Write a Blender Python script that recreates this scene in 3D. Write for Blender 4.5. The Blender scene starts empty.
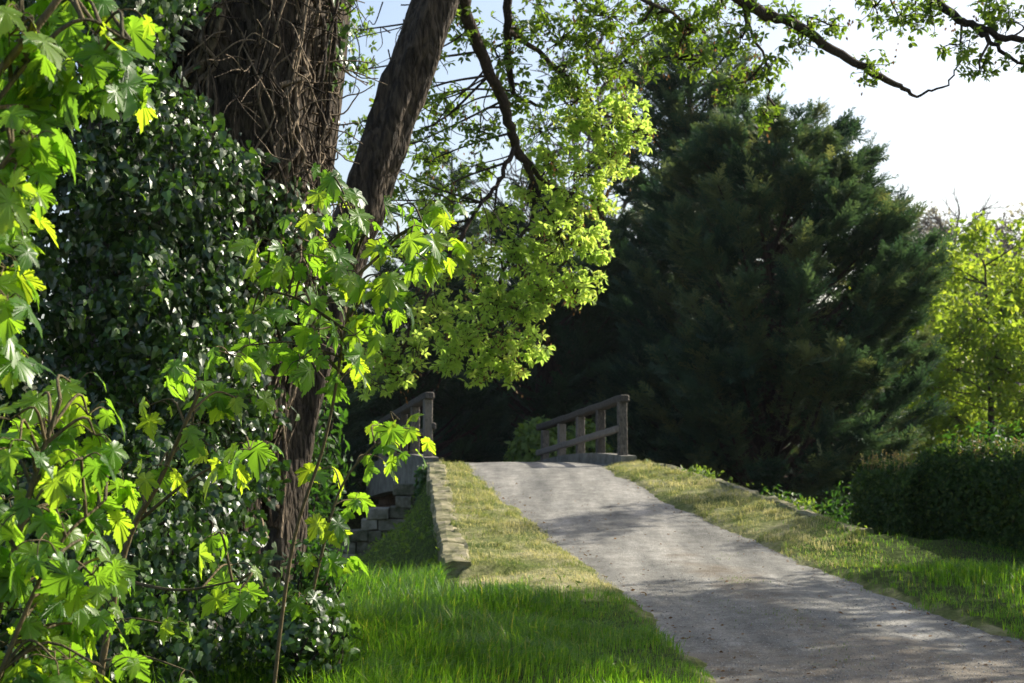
import bpy, math, random
import numpy as np
from mathutils import Vector

rad = math.radians
rng = np.random.default_rng(7)
scene = bpy.context.scene
C = scene.collection

# ------------------------------------------------------------------ camera
F = 512 / math.tan(rad(20))          # focal length in pixels of a 1024 wide picture
EYE, HOR = 1.7, 420.0
cam_d = bpy.data.cameras.new("camera")
cam = bpy.data.objects.new("camera", cam_d); C.objects.link(cam)
cam.location = (0, 0, EYE); cam.rotation_euler = (rad(90), 0, 0)
cam_d.sensor_fit = 'HORIZONTAL'; cam_d.sensor_width = 36; cam_d.lens_unit = 'FOV'; cam_d.angle = rad(40)
cam_d.shift_y = (HOR - 341.5) / 1024
cam_d.clip_start = 0.1; cam_d.clip_end = 3000
cam_d.dof.use_dof = True; cam_d.dof.focus_distance = 6.5; cam_d.dof.aperture_fstop = 6.0
scene.camera = cam

# ------------------------------------------------------------------ sky, sun, exposure
SUN_AZ, SUN_EL = rad(61), rad(35)
world = bpy.data.worlds.new("World"); scene.world = world; world.use_nodes = True
wn = world.node_tree.nodes; wl = world.node_tree.links
bg = wn["Background"]
sky = wn.new("ShaderNodeTexSky"); sky.sky_type = 'NISHITA'; sky.sun_disc = False
sky.sun_elevation = SUN_EL; sky.sun_rotation = SUN_AZ
sky.air_density = 1.0; sky.dust_density = 3.0; sky.ozone_density = 0.3
wl.new(sky.outputs[0], bg.inputs[0]); bg.inputs[1].default_value = 0.125
sun_d = bpy.data.lights.new("sun", 'SUN'); sun_d.energy = 5.0; sun_d.angle = rad(0.5); sun_d.color = (1.0, 0.93, 0.80)
sun = bpy.data.objects.new("sun", sun_d); C.objects.link(sun)
SDIR = Vector((math.sin(SUN_AZ) * math.cos(SUN_EL), math.cos(SUN_AZ) * math.cos(SUN_EL), math.sin(SUN_EL)))
sun.rotation_euler = SDIR.to_track_quat('Z', 'Y').to_euler()
sun.location = (30, 20, 30)
vs = scene.view_settings
vs.view_transform = 'Standard'; vs.look = 'None'; vs.exposure = 0.84; vs.gamma = 1.0; vs.use_curve_mapping = False
scene.cycles.max_bounces = 6; scene.cycles.diffuse_bounces = 3; scene.cycles.glossy_bounces = 2
scene.cycles.transmission_bounces = 4; scene.cycles.caustics_reflective = False; scene.cycles.caustics_refractive = False
scene.cycles.sample_clamp_indirect = 4.0

# ------------------------------------------------------------------ small maths
def at(px, py, D):
    """A spot in the place given by a reading off the photograph and a distance in metres."""
    return np.array([(px - 512) / F * D, D, EYE - (py - HOR) / F * D])

def nrm(a):
    a = np.asarray(a, float)
    return a / np.maximum(np.linalg.norm(a, axis=-1, keepdims=True), 1e-9)

def sstep(a, b, x):
    t = np.clip((np.asarray(x, float) - a) / (b - a), 0, 1)
    return t * t * (3 - 2 * t)

def hash2(i, j, s=0):
    v = np.sin(i * 127.1 + j * 311.7 + s * 74.7) * 43758.5453
    return v - np.floor(v)

def vnoise(x, y, s=0):
    x = np.asarray(x, float); y = np.asarray(y, float)
    i = np.floor(x); j = np.floor(y); u = x - i; v = y - j
    u = u * u * (3 - 2 * u); v = v * v * (3 - 2 * v)
    a = hash2(i, j, s); b = hash2(i + 1, j, s); c = hash2(i, j + 1, s); d = hash2(i + 1, j + 1, s)
    return (a * (1 - u) + b * u) * (1 - v) + (c * (1 - u) + d * u) * v - 0.5

def fbm(x, y, s=0):
    return vnoise(x, y, s) + 0.5 * vnoise(2.1 * x, 2.1 * y, s + 1) + 0.25 * vnoise(4.3 * x, 4.3 * y, s + 2)

def curve(pts, n=8):
    """Catmull-Rom through pts"""
    p = np.asarray(pts, float)
    if len(p) < 3:
        t = np.linspace(0, 1, n + 1)[:, None]
        return p[0] * (1 - t) + p[-1] * t
    q = np.vstack([2 * p[0] - p[1], p, 2 * p[-1] - p[-2]])
    out = []
    for i in range(1, len(q) - 2):
        for t in np.linspace(0, 1, n, endpoint=False):
            a, b, c, d = q[i - 1], q[i], q[i + 1], q[i + 2]
            out.append(0.5 * (2 * b + (c - a) * t + (2 * a - 5 * b + 4 * c - d) * t * t + (3 * b - a - 3 * c + d) * t ** 3))
    out.append(q[-2])
    return np.array(out)

# ------------------------------------------------------------------ mesh building
class MB:
    def __init__(self):
        self.v = []; self.r = []; self.f = []; self.n = 0
    def add(self, verts, faces, rnd=0.5):
        verts = np.asarray(verts, float).reshape(-1, 3); faces = np.asarray(faces, np.int64)
        if not len(verts): return
        self.v.append(verts); self.f.append(faces + self.n)
        self.r.append(np.broadcast_to(np.asarray(rnd, float), (len(verts),)))
        self.n += len(verts)
    def tube(self, pts, radii, segs=6, rnd=None, ridge=0.0, seed=0):
        p = np.asarray(pts, float); n = len(p)
        r = np.interp(np.linspace(0, 1, n), np.linspace(0, 1, len(np.atleast_1d(radii))), np.atleast_1d(radii))
        t = nrm(np.gradient(p, axis=0))
        u = np.zeros_like(p)
        a = np.array([1.0, 0, 0]) if abs(t[0][0]) < 0.8 else np.array([0, 1.0, 0])
        a = nrm(a - t[0] * a.dot(t[0]))
        for i in range(n):
            a = nrm(a - t[i] * a.dot(t[i])); u[i] = a
        w = np.cross(t, u)
        th = np.linspace(0, 2 * np.pi, segs, endpoint=False)
        R = np.repeat(r[:, None], segs, 1)
        if ridge:
            s = np.linspace(0, n * 0.35, n)[:, None]
            R = R * (1 + ridge * (fbm(th[None] * 2.2 + 0 * s, s, seed) + 0.5 * np.sin(th[None] * 5 + s * .5)))
            R[:, :] = R
        ring = p[:, None] + R[..., None] * (np.cos(th)[None, :, None] * u[:, None] + np.sin(th)[None, :, None] * w[:, None])
        V = ring.reshape(-1, 3)
        i = np.arange(n - 1)[:, None] * segs; j = np.arange(segs)[None]; k = (j + 1) % segs
        f = np.stack([i + j, i + k, i + k + segs, i + j + segs], -1).reshape(-1, 4)
        rnd = (.3 if ridge else rng.random()) if rnd is None else rnd
        self.add(V, f, rnd)
        self.add(np.vstack([ring[-1], p[-1] + t[-1] * r[-1] * .6]), np.stack([np.arange(segs), (np.arange(segs) + 1) % segs, np.full(segs, segs)], -1), rnd)
        self.add(np.vstack([ring[0], p[0]]), np.stack([(np.arange(segs) + 1) % segs, np.arange(segs), np.full(segs, segs)], -1), rnd)
    def scatter(self, P, T, N, size, tmpl, rnd=None):
        """copies of a leaf template (verts, faces) at P, length along T, upper face along N"""
        P = np.asarray(P, float).reshape(-1, 3); m = len(P)
        if not m: return
        T = nrm(np.broadcast_to(T, P.shape)); N = np.broadcast_to(N, P.shape)
        B = nrm(np.cross(N, T)); N = np.cross(T, B)
        tv, tf = tmpl; k = len(tv)
        s = np.broadcast_to(np.asarray(size, float), (m,))[:, None, None]
        V = P[:, None] + s * (tv[None, :, 0:1] * B[:, None] + tv[None, :, 1:2] * T[:, None] + tv[None, :, 2:3] * N[:, None])
        tfs = tf if isinstance(tf, list) else [tf]
        rnd = rng.random(m) if rnd is None else np.broadcast_to(rnd, (m,))
        n0 = self.n
        for q_, t_ in enumerate(tfs):
            f = (np.arange(m)[:, None, None] * k + t_[None]).reshape(-1, t_.shape[1])
            if q_ == 0: self.add(V.reshape(-1, 3), f, np.repeat(rnd, k))
            else: self.f.append(f + n0)
    def beam(self, a, b, w, h, up=(0, 0, 1), ch=0.012, rnd=None, wob=0.0):
        a = np.asarray(a, float); b = np.asarray(b, float)
        t = nrm(b - a); s = nrm(np.cross(t, up)); u = np.cross(s, t)
        W, H_ = w / 2, h / 2
        prof = [(-W + ch, -H_), (W - ch, -H_), (W, -H_ + ch), (W, H_ - ch), (W - ch, H_), (-W + ch, H_), (-W, H_ - ch), (-W, -H_ + ch)]
        L = np.linalg.norm(b - a); steps = max(2, int(L / .3) + 1)
        ss = np.concatenate([[0], np.linspace(ch, L - ch, steps), [L]])
        V = []
        for i, q in enumerate(ss):
            sc = 1 - ch / max(W, H_) if i in (0, len(ss) - 1) else 1
            o = rng.normal(0, wob, 2) if wob else (0, 0)
            for x, y in prof: V.append(a + t * q + s * (x * sc + o[0]) + u * (y * sc + o[1]))
        n = len(ss); f = []
        for i in range(n - 1):
            for j in range(8):
                k = (j + 1) % 8; f.append((i * 8 + j, i * 8 + k, i * 8 + 8 + k, i * 8 + 8 + j))
        rnd = rng.random() if rnd is None else rnd
        self.add(V, f, rnd)
        self.add(V[:8], [[7, 6, 5, 4, 3, 2, 1, 0]], rnd); self.add(V[-8:], [list(range(8))], rnd)
    def build(self, name, mat, parent=None, smooth=False, loc=None):
        me = bpy.data.meshes.new(name)
        V = np.vstack(self.v)
        if loc is not None: V = V - np.asarray(loc, float)
        me.vertices.add(len(V)); me.vertices.foreach_set("co", V.astype(np.float32).ravel())
        idx = np.concatenate([f.ravel() for f in self.f]); tot = np.concatenate([np.full(len(f), f.shape[1]) for f in self.f])
        start = np.concatenate([[0], np.cumsum(tot)[:-1]])
        me.loops.add(len(idx)); me.loops.foreach_set("vertex_index", idx.astype(np.int32))
        me.polygons.add(len(tot)); me.polygons.foreach_set("loop_start", start.astype(np.int32))
        me.polygons.foreach_set("use_smooth", np.full(len(tot), bool(smooth)))
        me.update(calc_edges=True)
        a = me.attributes.new("rnd", 'FLOAT', 'POINT'); a.data.foreach_set("value", np.concatenate(self.r).astype(np.float32))
        me.materials.append(mat)
        o = bpy.data.objects.new(name, me); C.objects.link(o)
        if parent is not None: o.parent = parent
        if loc is not None and parent is None: o.location = loc
        return o

def tag(o, label=None, cat=None, group=None, kind=None):
    if label: o['label'] = label
    if cat: o['category'] = cat
    if group: o['group'] = group
    if kind: o['kind'] = kind
    return o

def thing(name, label, cat, loc, group=None):
    o = bpy.data.objects.new(name, None); C.objects.link(o); o.location = loc; o.empty_display_size = .2
    return tag(o, label, cat, group)

# ------------------------------------------------------------------ leaf shapes
def poly_leaf(outline, center, cup=0.0, droop=0.0):
    o = np.array(outline, float); n = len(o)
    v = np.vstack([[*center], o]); z = -cup * np.abs(v[:, 0]) ** 1.5 * 2 - droop * v[:, 1] ** 2
    v = np.column_stack([v, z])
    f = np.array([[0, 1 + i, 1 + (i + 1) % n] for i in range(n)])
    return v, f

def mirror(half):
    return half + [(-x, y) for x, y in reversed(half) if abs(x) > 1e-6]

def syc(cup, droop, sd):
    h = [(0, 0.02), (.12, -.08), (.30, -.06), (.34, .04), (.45, .07), (.42, .16), (.37, .24), (.50, .29), (.60, .40), (.68, .56),
         (.58, .54), (.53, .60), (.44, .56), (.34, .54), (.28, .52), (.31, .62), (.34, .72), (.25, .74), (.20, .85), (.13, .88), (0, 1.08)]
    r = np.random.default_rng(sd); o = np.array(mirror(h), float) + r.normal(0, .014, (len(mirror(h)), 2))
    nx_ = np.roll(o, -1, 0); e = nx_ - o; out = np.stack([e[:, 1], -e[:, 0]], -1); out /= np.maximum(np.linalg.norm(out, axis=1, keepdims=True), 1e-6)
    if np.sum((o - [0, .3]) * out) < 0: out = -out
    tooth = .016 + .02 * r.random((len(o), 1))
    o = np.stack([o, o + e * .42 + out * tooth, o + e * .55 - out * tooth * .5], 1).reshape(-1, 2); n = len(o)
    c = np.array([0, .26]); m1 = c + (o - c) * .36; m2 = c + (o - c) * .70
    v = np.vstack([c[None], m1, m2, o]); v[:, 0] *= r.uniform(.85, 1.08)
    a = np.arctan2(v[:, 1] - c[1], v[:, 0]); rr = np.hypot(v[:, 0], v[:, 1] - c[1])
    z = -cup * np.abs(v[:, 0]) ** 1.5 * 2 - droop * v[:, 1] ** 2 - .05 * rr * np.cos(5 * (a - np.pi / 2) + .2) + .06 * rr * np.sin(2 * a + r.uniform(0, 6)) + .12 * r.normal() * v[:, 0] * v[:, 1]
    k = np.arange(n); q = (k + 1) % n
    f = np.vstack([np.stack([0 * k, 1 + k, 1 + q, 1 + q], -1), np.stack([1 + k, 1 + n + k, 1 + n + q, 1 + q], -1), np.stack([1 + n + k, 1 + 2 * n + k, 1 + 2 * n + q, 1 + n + q], -1)])
    return np.column_stack([v, z]), f, n
SYC = []
for i_, (a_, b_) in enumerate([(.10, .12), (.18, .30), (.02, .45), (.25, .20), (.06, .60), (.14, .05), (-.08, .35), (.20, .5)]):
    v_, f_, n_ = syc(a_, b_, i_); SYC.append((v_, [f_[:n_, :3], f_[n_:]]))
IVY = poly_leaf(mirror([(0, 0), (.22, -.10), (.42, .12), (.30, .32), (.26, .55), (0, 1.0)]), (0, .3), .18, .18)
LEAFLET = (np.array([[0, 0, 0], [.20, .30, .06], [.17, .62, .05], [0, 1, -.12], [-.17, .62, .05], [-.20, .30, .06], [0, .5, -.02]], float),
           np.array([[0, 1, 6], [1, 2, 6], [2, 3, 6], [3, 4, 6], [4, 5, 6], [5, 0, 6]]))
DIAM = (np.array([[0, 0, 0], [.30, .45, .05], [0, 1, -.08], [-.30, .45, .05]], float), np.array([[0, 1, 2, 3]]))

def rosette(n, seed, droop):
    r = np.random.default_rng(seed); V = []; Fc = []
    for i in range(n):
        a = 2 * np.pi * i / n + r.normal(0, .25); e = droop + r.normal(0, .25)
        d = np.array([np.cos(a) * np.cos(e), np.sin(a) * np.cos(e), np.sin(e)])
        s = nrm(np.cross(d, [0, 0, 1])); u = np.cross(s, d)
        L = r.uniform(.55, 1.0)
        tv, tf = LEAFLET
        v = d * .08 + L * (tv[:, :1] * s * 1.15 + tv[:, 1:2] * d + tv[:, 2:] * u)
        Fc.append(tf + 7 * i); V.append(v)
    return np.vstack(V), np.vstack(Fc)
ROS = [rosette(5, 1, -.35), rosette(7, 2, -.2), rosette(6, 3, -.6)]

def spray(seed):
    """feathery flat conifer spray: slivers either side of an axis, length 1 along y"""
    r = np.random.default_rng(seed); V = []; Fc = []; k = 0
    def sl(p, d, L, w):
        nonlocal k
        s = nrm(np.cross(d, [0, 0, 1]))
        m = p + d * L * .5 + np.array([0, 0, r.normal(0, .02)])
        V.extend([p, m + s * w, p + d * L + np.array([0, 0, -.05 * L]), m - s * w]); Fc.append([k, k + 1, k + 2, k + 3]); k += 4
    for i, y in enumerate(np.linspace(.05, .85, 8)):
        for sg in (-1, 1):
            L = (.42 - .28 * y) * r.uniform(.7, 1.25); a = rad(r.uniform(28, 52)) * sg
            d = nrm([np.sin(a), np.cos(a), r.normal(0, .18)])
            sl(np.array([0, y + r.normal(0, .03), r.normal(0, .02)]), d, L, .035)
    sl(np.array([0, 0, 0.]), nrm([0, 1, -.05]), 1.05, .04)
    return np.array(V), np.array(Fc)
SPR = [spray(1), spray(2), spray(3)]

def rand_dirs(n, up=0.0):
    d = rng.normal(size=(n, 3)); d[:, 2] += up
    return nrm(d)

# ------------------------------------------------------------------ materials
def nt(name):
    m = bpy.data.materials.new(name); m.use_nodes = True
    t = m.node_tree; b = t.nodes["Principled BSDF"]
    return m, t.nodes, t.links, b

def ramp(N, stops):
    r = N.new("ShaderNodeValToRGB"); e = r.color_ramp.elements
    while len(e) < len(stops): e.new(0.5)
    for i, (p, c) in enumerate(stops):
        e[i].position = p; e[i].color = (*c, 1)
    return r

def leaf_mat(name, stops, trans, tf=0.4, rough=0.45, spec=0.5):
    m, N, L, b = nt(name)
    at_ = N.new("ShaderNodeAttribute"); at_.attribute_name = "rnd"
    r = ramp(N, stops); L.new(at_.outputs["Fac"], r.inputs[0])
    L.new(r.outputs[0], b.inputs["Base Color"])
    b.inputs["Roughness"].default_value = rough; b.inputs["Specular IOR Level"].default_value = spec
    t = N.new("ShaderNodeBsdfTranslucent")
    hs = N.new("ShaderNodeMixRGB"); hs.blend_type = 'MULTIPLY'; hs.inputs[0].default_value = 1
    hs.inputs[2].default_value = (*trans, 1); L.new(r.outputs[0], hs.inputs[1]); L.new(hs.outputs[0], t.inputs[0])
    mx = N.new("ShaderNodeMixShader"); mx.inputs[0].default_value = tf
    L.new(b.outputs[0], mx.inputs[1]); L.new(t.outputs[0], mx.inputs[2])
    L.new(mx.outputs[0], N["Material Output"].inputs[0])
    return m

def bump(N, L, b, sock, strength, dist=0.02):
    bp = N.new("ShaderNodeBump"); bp.inputs["Strength"].default_value = strength; bp.inputs["Distance"].default_value = dist
    L.new(sock, bp.inputs["Height"]); L.new(bp.outputs[0], b.inputs["Normal"])

def bark_mat(name, c1, c2, scale=(8, 8, 2.3), strength=1.0):
    m, N, L, b = nt(name)
    tc = N.new("ShaderNodeTexCoord"); mp = N.new("ShaderNodeMapping"); mp.inputs["Scale"].default_value = scale
    L.new(tc.outputs["Object"], mp.inputs[0])
    n = N.new("ShaderNodeTexNoise"); n.inputs["Scale"].default_value = 2.5; n.inputs["Detail"].default_value = 6; n.inputs["Distortion"].default_value = .6
    L.new(mp.outputs[0], n.inputs[0])
    v = N.new("ShaderNodeTexVoronoi"); v.feature = 'DISTANCE_TO_EDGE'; v.inputs["Scale"].default_value = 2.2; L.new(mp.outputs[0], v.inputs[0])
    at_ = N.new("ShaderNodeAttribute"); at_.attribute_name = "rnd"
    am = N.new("ShaderNodeMath"); am.operation = 'MULTIPLY_ADD'; am.inputs[1].default_value = .5; am.inputs[2].default_value = -.25; L.new(at_.outputs["Fac"], am.inputs[0])
    ad = N.new("ShaderNodeMath"); ad.operation = 'ADD'; L.new(am.outputs[0], ad.inputs[0]); L.new(n.outputs[0], ad.inputs[1])
    r = ramp(N, [(.3, c1), (.7, c2)]); L.new(ad.outputs[0], r.inputs[0]); L.new(r.outputs[0], b.inputs["Base Color"])
    a = N.new("ShaderNodeMath"); a.operation = 'MULTIPLY_ADD'; a.inputs[1].default_value = 1.2; L.new(v.outputs[0], a.inputs[0]); L.new(n.outputs[0], a.inputs[2])
    bump(N, L, b, a.outputs[0], strength, .05); b.inputs["Roughness"].default_value = .9; b.inputs["Specular IOR Level"].default_value = .2
    return m

def stone_mat(name, stops, scale=6, strength=.6, rough=.9):
    m, N, L, b = nt(name)
    tc = N.new("ShaderNodeTexCoord"); at_ = N.new("ShaderNodeAttribute"); at_.attribute_name = "rnd"
    n = N.new("ShaderNodeTexNoise"); n.inputs["Scale"].default_value = scale; n.inputs["Detail"].default_value = 8; n.inputs["Roughness"].default_value = .65
    L.new(tc.outputs["Object"], n.inputs[0])
    r = ramp(N, stops)
    a = N.new("ShaderNodeMath"); a.operation = 'MULTIPLY_ADD'; a.inputs[1].default_value = .3; a.inputs[2].default_value = -.15
    s = N.new("ShaderNodeMath"); s.operation = 'ADD'
    L.new(at_.outputs["Fac"], a.inputs[0]); L.new(a.outputs[0], s.inputs[0]); L.new(n.outputs[0], s.inputs[1]); L.new(s.outputs[0], r.inputs[0])
    L.new(r.outputs[0], b.inputs["Base Color"]); b.inputs["Roughness"].default_value = rough; b.inputs["Specular IOR Level"].default_value = .25
    bump(N, L, b, n.outputs[0], strength, .03)
    return m

M = {}
M['syc'] = leaf_mat("sycamore_leaf", [(0, (.035, .095, .014)), (.5, (.070, .165, .02)), (1, (.125, .21, .022))], (5.2, 4.1, 1.5), .53, .38, .6)
M['ivy'] = leaf_mat("ivy_leaf", [(0, (.014, .036, .009)), (.6, (.032, .080, .014)), (1, (.09, .17, .025))], (2.8, 2.8, 1.0), .26, .36, .7)
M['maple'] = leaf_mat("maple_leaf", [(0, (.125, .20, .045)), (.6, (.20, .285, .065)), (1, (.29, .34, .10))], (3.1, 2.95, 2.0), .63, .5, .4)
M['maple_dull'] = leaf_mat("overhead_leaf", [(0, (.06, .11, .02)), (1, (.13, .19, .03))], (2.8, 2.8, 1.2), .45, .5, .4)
M['seed'] = leaf_mat("seed_cluster", [(0, (.10, .06, .03)), (1, (.22, .14, .07))], (1.6, 1.4, 1.0), .4, .7, .2)
M['shrub'] = leaf_mat("shrub_leaf", [(0, (.020, .050, .012)), (1, (.045, .11, .02))], (2.6, 2.8, 1.0), .35, .45, .4)
M['conifer'] = leaf_mat("conifer_foliage", [(0, (.022, .054, .036)), (.5, (.062, .112, .064)), (1, (.18, .20, .09))], (1.7, 1.7, .9), .28, .65, .3)
M['yew'] = leaf_mat("yew_foliage", [(0, (.016, .038, .022)), (1, (.058, .10, .046))], (1.5, 1.6, .8), .2, .65, .3)
M['yellow'] = leaf_mat("young_leaf", [(0, (.11, .18, .02)), (.6, (.16, .25, .03)), (1, (.25, .31, .045))], (2.7, 2.4, 1.4), .5, .55, .3)
M['hedge'] = leaf_mat("hedge_leaf", [(0, (.020, .044, .012)), (.8, (.052, .10, .022)), (1, (.11, .15, .035))], (2.4, 2.4, 1.0), .3, .5, .25)
M['shoot'] = leaf_mat("hedge_shoot", [(0, (.09, .13, .035)), (.6, (.19, .18, .08)), (1, (.26, .18, .11))], (2.0, 1.8, 1.0), .4, .5, .4)
M['grass'] = leaf_mat("grass_blade", [(0, (.040, .105, .010)), (.6, (.072, .165, .014)), (.92, (.11, .20, .022)), (1, (.22, .22, .06))], (3.0, 2.9, 1.1), .52, .45, .35)
M['dry'] = leaf_mat("cut_grass", [(0, (.095, .16, .035)), (.45, (.29, .31, .13)), (1, (.52, .50, .32))], (1.8, 1.6, 1.1), .4, .7, .2)
M['fartwig'] = leaf_mat("haze_pale_twigs", [(0, (.18, .17, .15)), (1, (.32, .30, .23))], (1.5, 1.5, 1.2), .4, .7, .2)  # twigs of the far trees, distance haze put into the colour as extra paleness
M['weed'] = leaf_mat("weed_leaf", [(0, (.05, .10, .02)), (1, (.14, .20, .04))], (2.6, 2.6, 1.0), .4, .5, .3)
M['bark'] = bark_mat("bark", (.030, .024, .018), (.15, .115, .082))
M['twig'] = bark_mat("twig_bark", (.03, .022, .018), (.075, .055, .042), (20, 20, 8), .4)
M['stem'] = bark_mat("green_stem", (.06, .055, .03), (.13, .10, .05), (20, 20, 8), .3)
M['vine'] = bark_mat("ivy_stem_bark", (.028, .021, .015), (.22, .17, .115), (18, 18, 6), .5)
M['conbark'] = bark_mat("conifer_bark", (.04, .028, .022), (.10, .07, .055))
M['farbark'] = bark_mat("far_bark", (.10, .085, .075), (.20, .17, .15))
M['wood'] = bark_mat("weathered_wood", (.06, .054, .047), (.19, .17, .145), (14, 14, 5), .5)
M['kerb'] = stone_mat("mossy_kerb_stone", [(.28, (.05, .065, .02)), (.46, (.15, .145, .07)), (.60, (.27, .24, .155)), (.8, (.40, .36, .27))], 5, 1.0)
M['concrete'] = stone_mat("old_concrete", [(.25, (.06, .06, .045)), (.5, (.15, .145, .125)), (.8, (.27, .26, .23))], 5, .5)
M['stone'] = stone_mat("wall_stone", [(.3, (.05, .06, .028)), (.48, (.15, .14, .10)), (.65, (.27, .245, .20)), (.9, (.40, .37, .31))], 6, .8)
M['brick'] = stone_mat("red_brick", [(.25, (.05, .035, .028)), (.5, (.11, .07, .052)), (.8, (.18, .125, .095))], 8, .6)
M['gravel'] = stone_mat("gravel_stone", [(.2, (.2, .19, .18)), (.5, (.36, .34, .32)), (.8, (.55, .52, .48))], 30, .2)

def ground_mat():
    m, N, L, b = nt("earth_and_turf")
    g = N.new("ShaderNodeNewGeometry")
    n1 = N.new("ShaderNodeTexNoise"); n1.inputs["Scale"].default_value = 1.1; n1.inputs["Detail"].default_value = 9; n1.inputs["Roughness"].default_value = .7
    n2 = N.new("ShaderNodeTexNoise"); n2.inputs["Scale"].default_value = 16; n2.inputs["Detail"].default_value = 6; n2.inputs["Roughness"].default_value = .7
    L.new(g.outputs["Position"], n1.inputs[0]); L.new(g.outputs["Position"], n2.inputs[0])
    at_ = N.new("ShaderNodeAttribute"); at_.attribute_name = "rnd"       # 0 woodland earth .. 0.5 lawn .. 1 dry verge
    r1 = ramp(N, [(.36, (.075, .11, .024)), (.47, (.18, .20, .07)), (.58, (.34, .32, .17)), (.7, (.42, .39, .25))]); L.new(n1.outputs[0], r1.inputs[0])
    r2 = ramp(N, [(.35, (.04, .06, .016)), (.65, (.07, .10, .022))]); L.new(n2.outputs[0], r2.inputs[0])
    r3 = ramp(N, [(.35, (.022, .022, .012)), (.65, (.055, .058, .022))]); L.new(n2.outputs[0], r3.inputs[0])
    f1 = N.new("ShaderNodeMapRange"); f1.inputs[1].default_value = .0; f1.inputs[2].default_value = .5; L.new(at_.outputs["Fac"], f1.inputs[0])
    f2 = N.new("ShaderNodeMapRange"); f2.inputs[1].default_value = .5; f2.inputs[2].default_value = 1.; L.new(at_.outputs["Fac"], f2.inputs[0])
    a = N.new("ShaderNodeMixRGB"); L.new(f1.outputs[0], a.inputs[0]); L.new(r3.outputs[0], a.inputs[1]); L.new(r2.outputs[0], a.inputs[2])
    c = N.new("ShaderNodeMixRGB"); L.new(f2.outputs[0], c.inputs[0]); L.new(a.outputs[0], c.inputs[1]); L.new(r1.outputs[0], c.inputs[2])
    d = N.new("ShaderNodeMixRGB"); d.blend_type = 'MULTIPLY'; d.inputs[0].default_value = .7
    r4 = ramp(N, [(.3, (.45, .45, .45)), (.7, (1.25, 1.25, 1.25))]); L.new(n2.outputs[0], r4.inputs[0])
    L.new(c.outputs[0], d.inputs[1]); L.new(r4.outputs[0], d.inputs[2])
    L.new(d.outputs[0], b.inputs["Base Color"]); b.inputs["Roughness"].default_value = 1; b.inputs["Specular IOR Level"].default_value = .1
    bump(N, L, b, n2.outputs[0], .9, .05)
    return m
M['ground'] = ground_mat()

def road_mat():
    m, N, L, b = nt("worn_gravelly_tarmac")
    g = N.new("ShaderNodeNewGeometry")
    def noise(s, d, ro=.6, mp=None):
        n = N.new("ShaderNodeTexNoise"); n.inputs["Scale"].default_value = s; n.inputs["Detail"].default_value = d; n.inputs["Roughness"].default_value = ro
        L.new(mp or g.outputs["Position"], n.inputs[0]); return n
    mp = N.new("ShaderNodeMapping"); mp.inputs["Scale"].default_value = (2.2, .35, 1); mp.inputs["Rotation"].default_value = (0, 0, rad(-9)); L.new(g.outputs["Position"], mp.inputs[0])
    big = noise(1.1, 5, .6, mp.outputs[0]); fine = noise(30, 8, .85); mid = noise(5, 6, .7)
    v = N.new("ShaderNodeTexVoronoi"); v.inputs["Scale"].default_value = 70; L.new(g.outputs["Position"], v.inputs[0])
    r1 = ramp(N, [(.3, (.125, .126, .118)), (.5, (.218, .216, .198)), (.68, (.33, .322, .295))]); L.new(big.outputs[0], r1.inputs[0])
    r2 = ramp(N, [(.32, (.35, .34, .32)), (.5, (.9, .9, .9)), (.68, (1.5, 1.48, 1.45))]); L.new(fine.outputs[0], r2.inputs[0])
    mu = N.new("ShaderNodeMixRGB"); mu.blend_type = 'MULTIPLY'; mu.inputs[0].default_value = .85; L.new(r1.outputs[0], mu.inputs[1]); L.new(r2.outputs[0], mu.inputs[2])
    rm = ramp(N, [(.40, (.72, .70, .66)), (.60, (1.08, 1.06, 1.03))]); L.new(mid.outputs[0], rm.inputs[0])
    mu2 = N.new("ShaderNodeMixRGB"); mu2.blend_type = 'MULTIPLY'; mu2.inputs[0].default_value = .9; L.new(mu.outputs[0], mu2.inputs[1]); L.new(rm.outputs[0], mu2.inputs[2])
    # brown dirt / thin moss towards the near end and in patches
    at_ = N.new("ShaderNodeAttribute"); at_.attribute_name = "rnd"
    pn = noise(2.0, 7, .7)
    ad = N.new("ShaderNodeMath"); ad.operation = 'ADD'; L.new(at_.outputs["Fac"], ad.inputs[0]); L.new(pn.outputs[0], ad.inputs[1])
    rd = ramp(N, [(.80, (0, 0, 0)), (1.0, (.75, .75, .75))]); L.new(ad.outputs[0], rd.inputs[0])
    rb = ramp(N, [(.35, (.11, .085, .055)), (.55, (.19, .16, .12)), (.75, (.12, .13, .05))]); L.new(mid.outputs[0], rb.inputs[0])
    mx = N.new("ShaderNodeMixRGB"); L.new(rd.outputs[0], mx.inputs[0]); L.new(mu2.outputs[0], mx.inputs[1]); L.new(rb.outputs[0], mx.inputs[2])
    L.new(mx.outputs[0], b.inputs["Base Color"]); b.inputs["Roughness"].default_value = .85; b.inputs["Specular IOR Level"].default_value = .3
    s = N.new("ShaderNodeMath"); s.operation = 'ADD'; L.new(v.outputs[0], s.inputs[0]); L.new(fine.outputs[0], s.inputs[1])
    bump(N, L, b, s.outputs[0], .55, .012)
    return m
M['road'] = road_mat()

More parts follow.
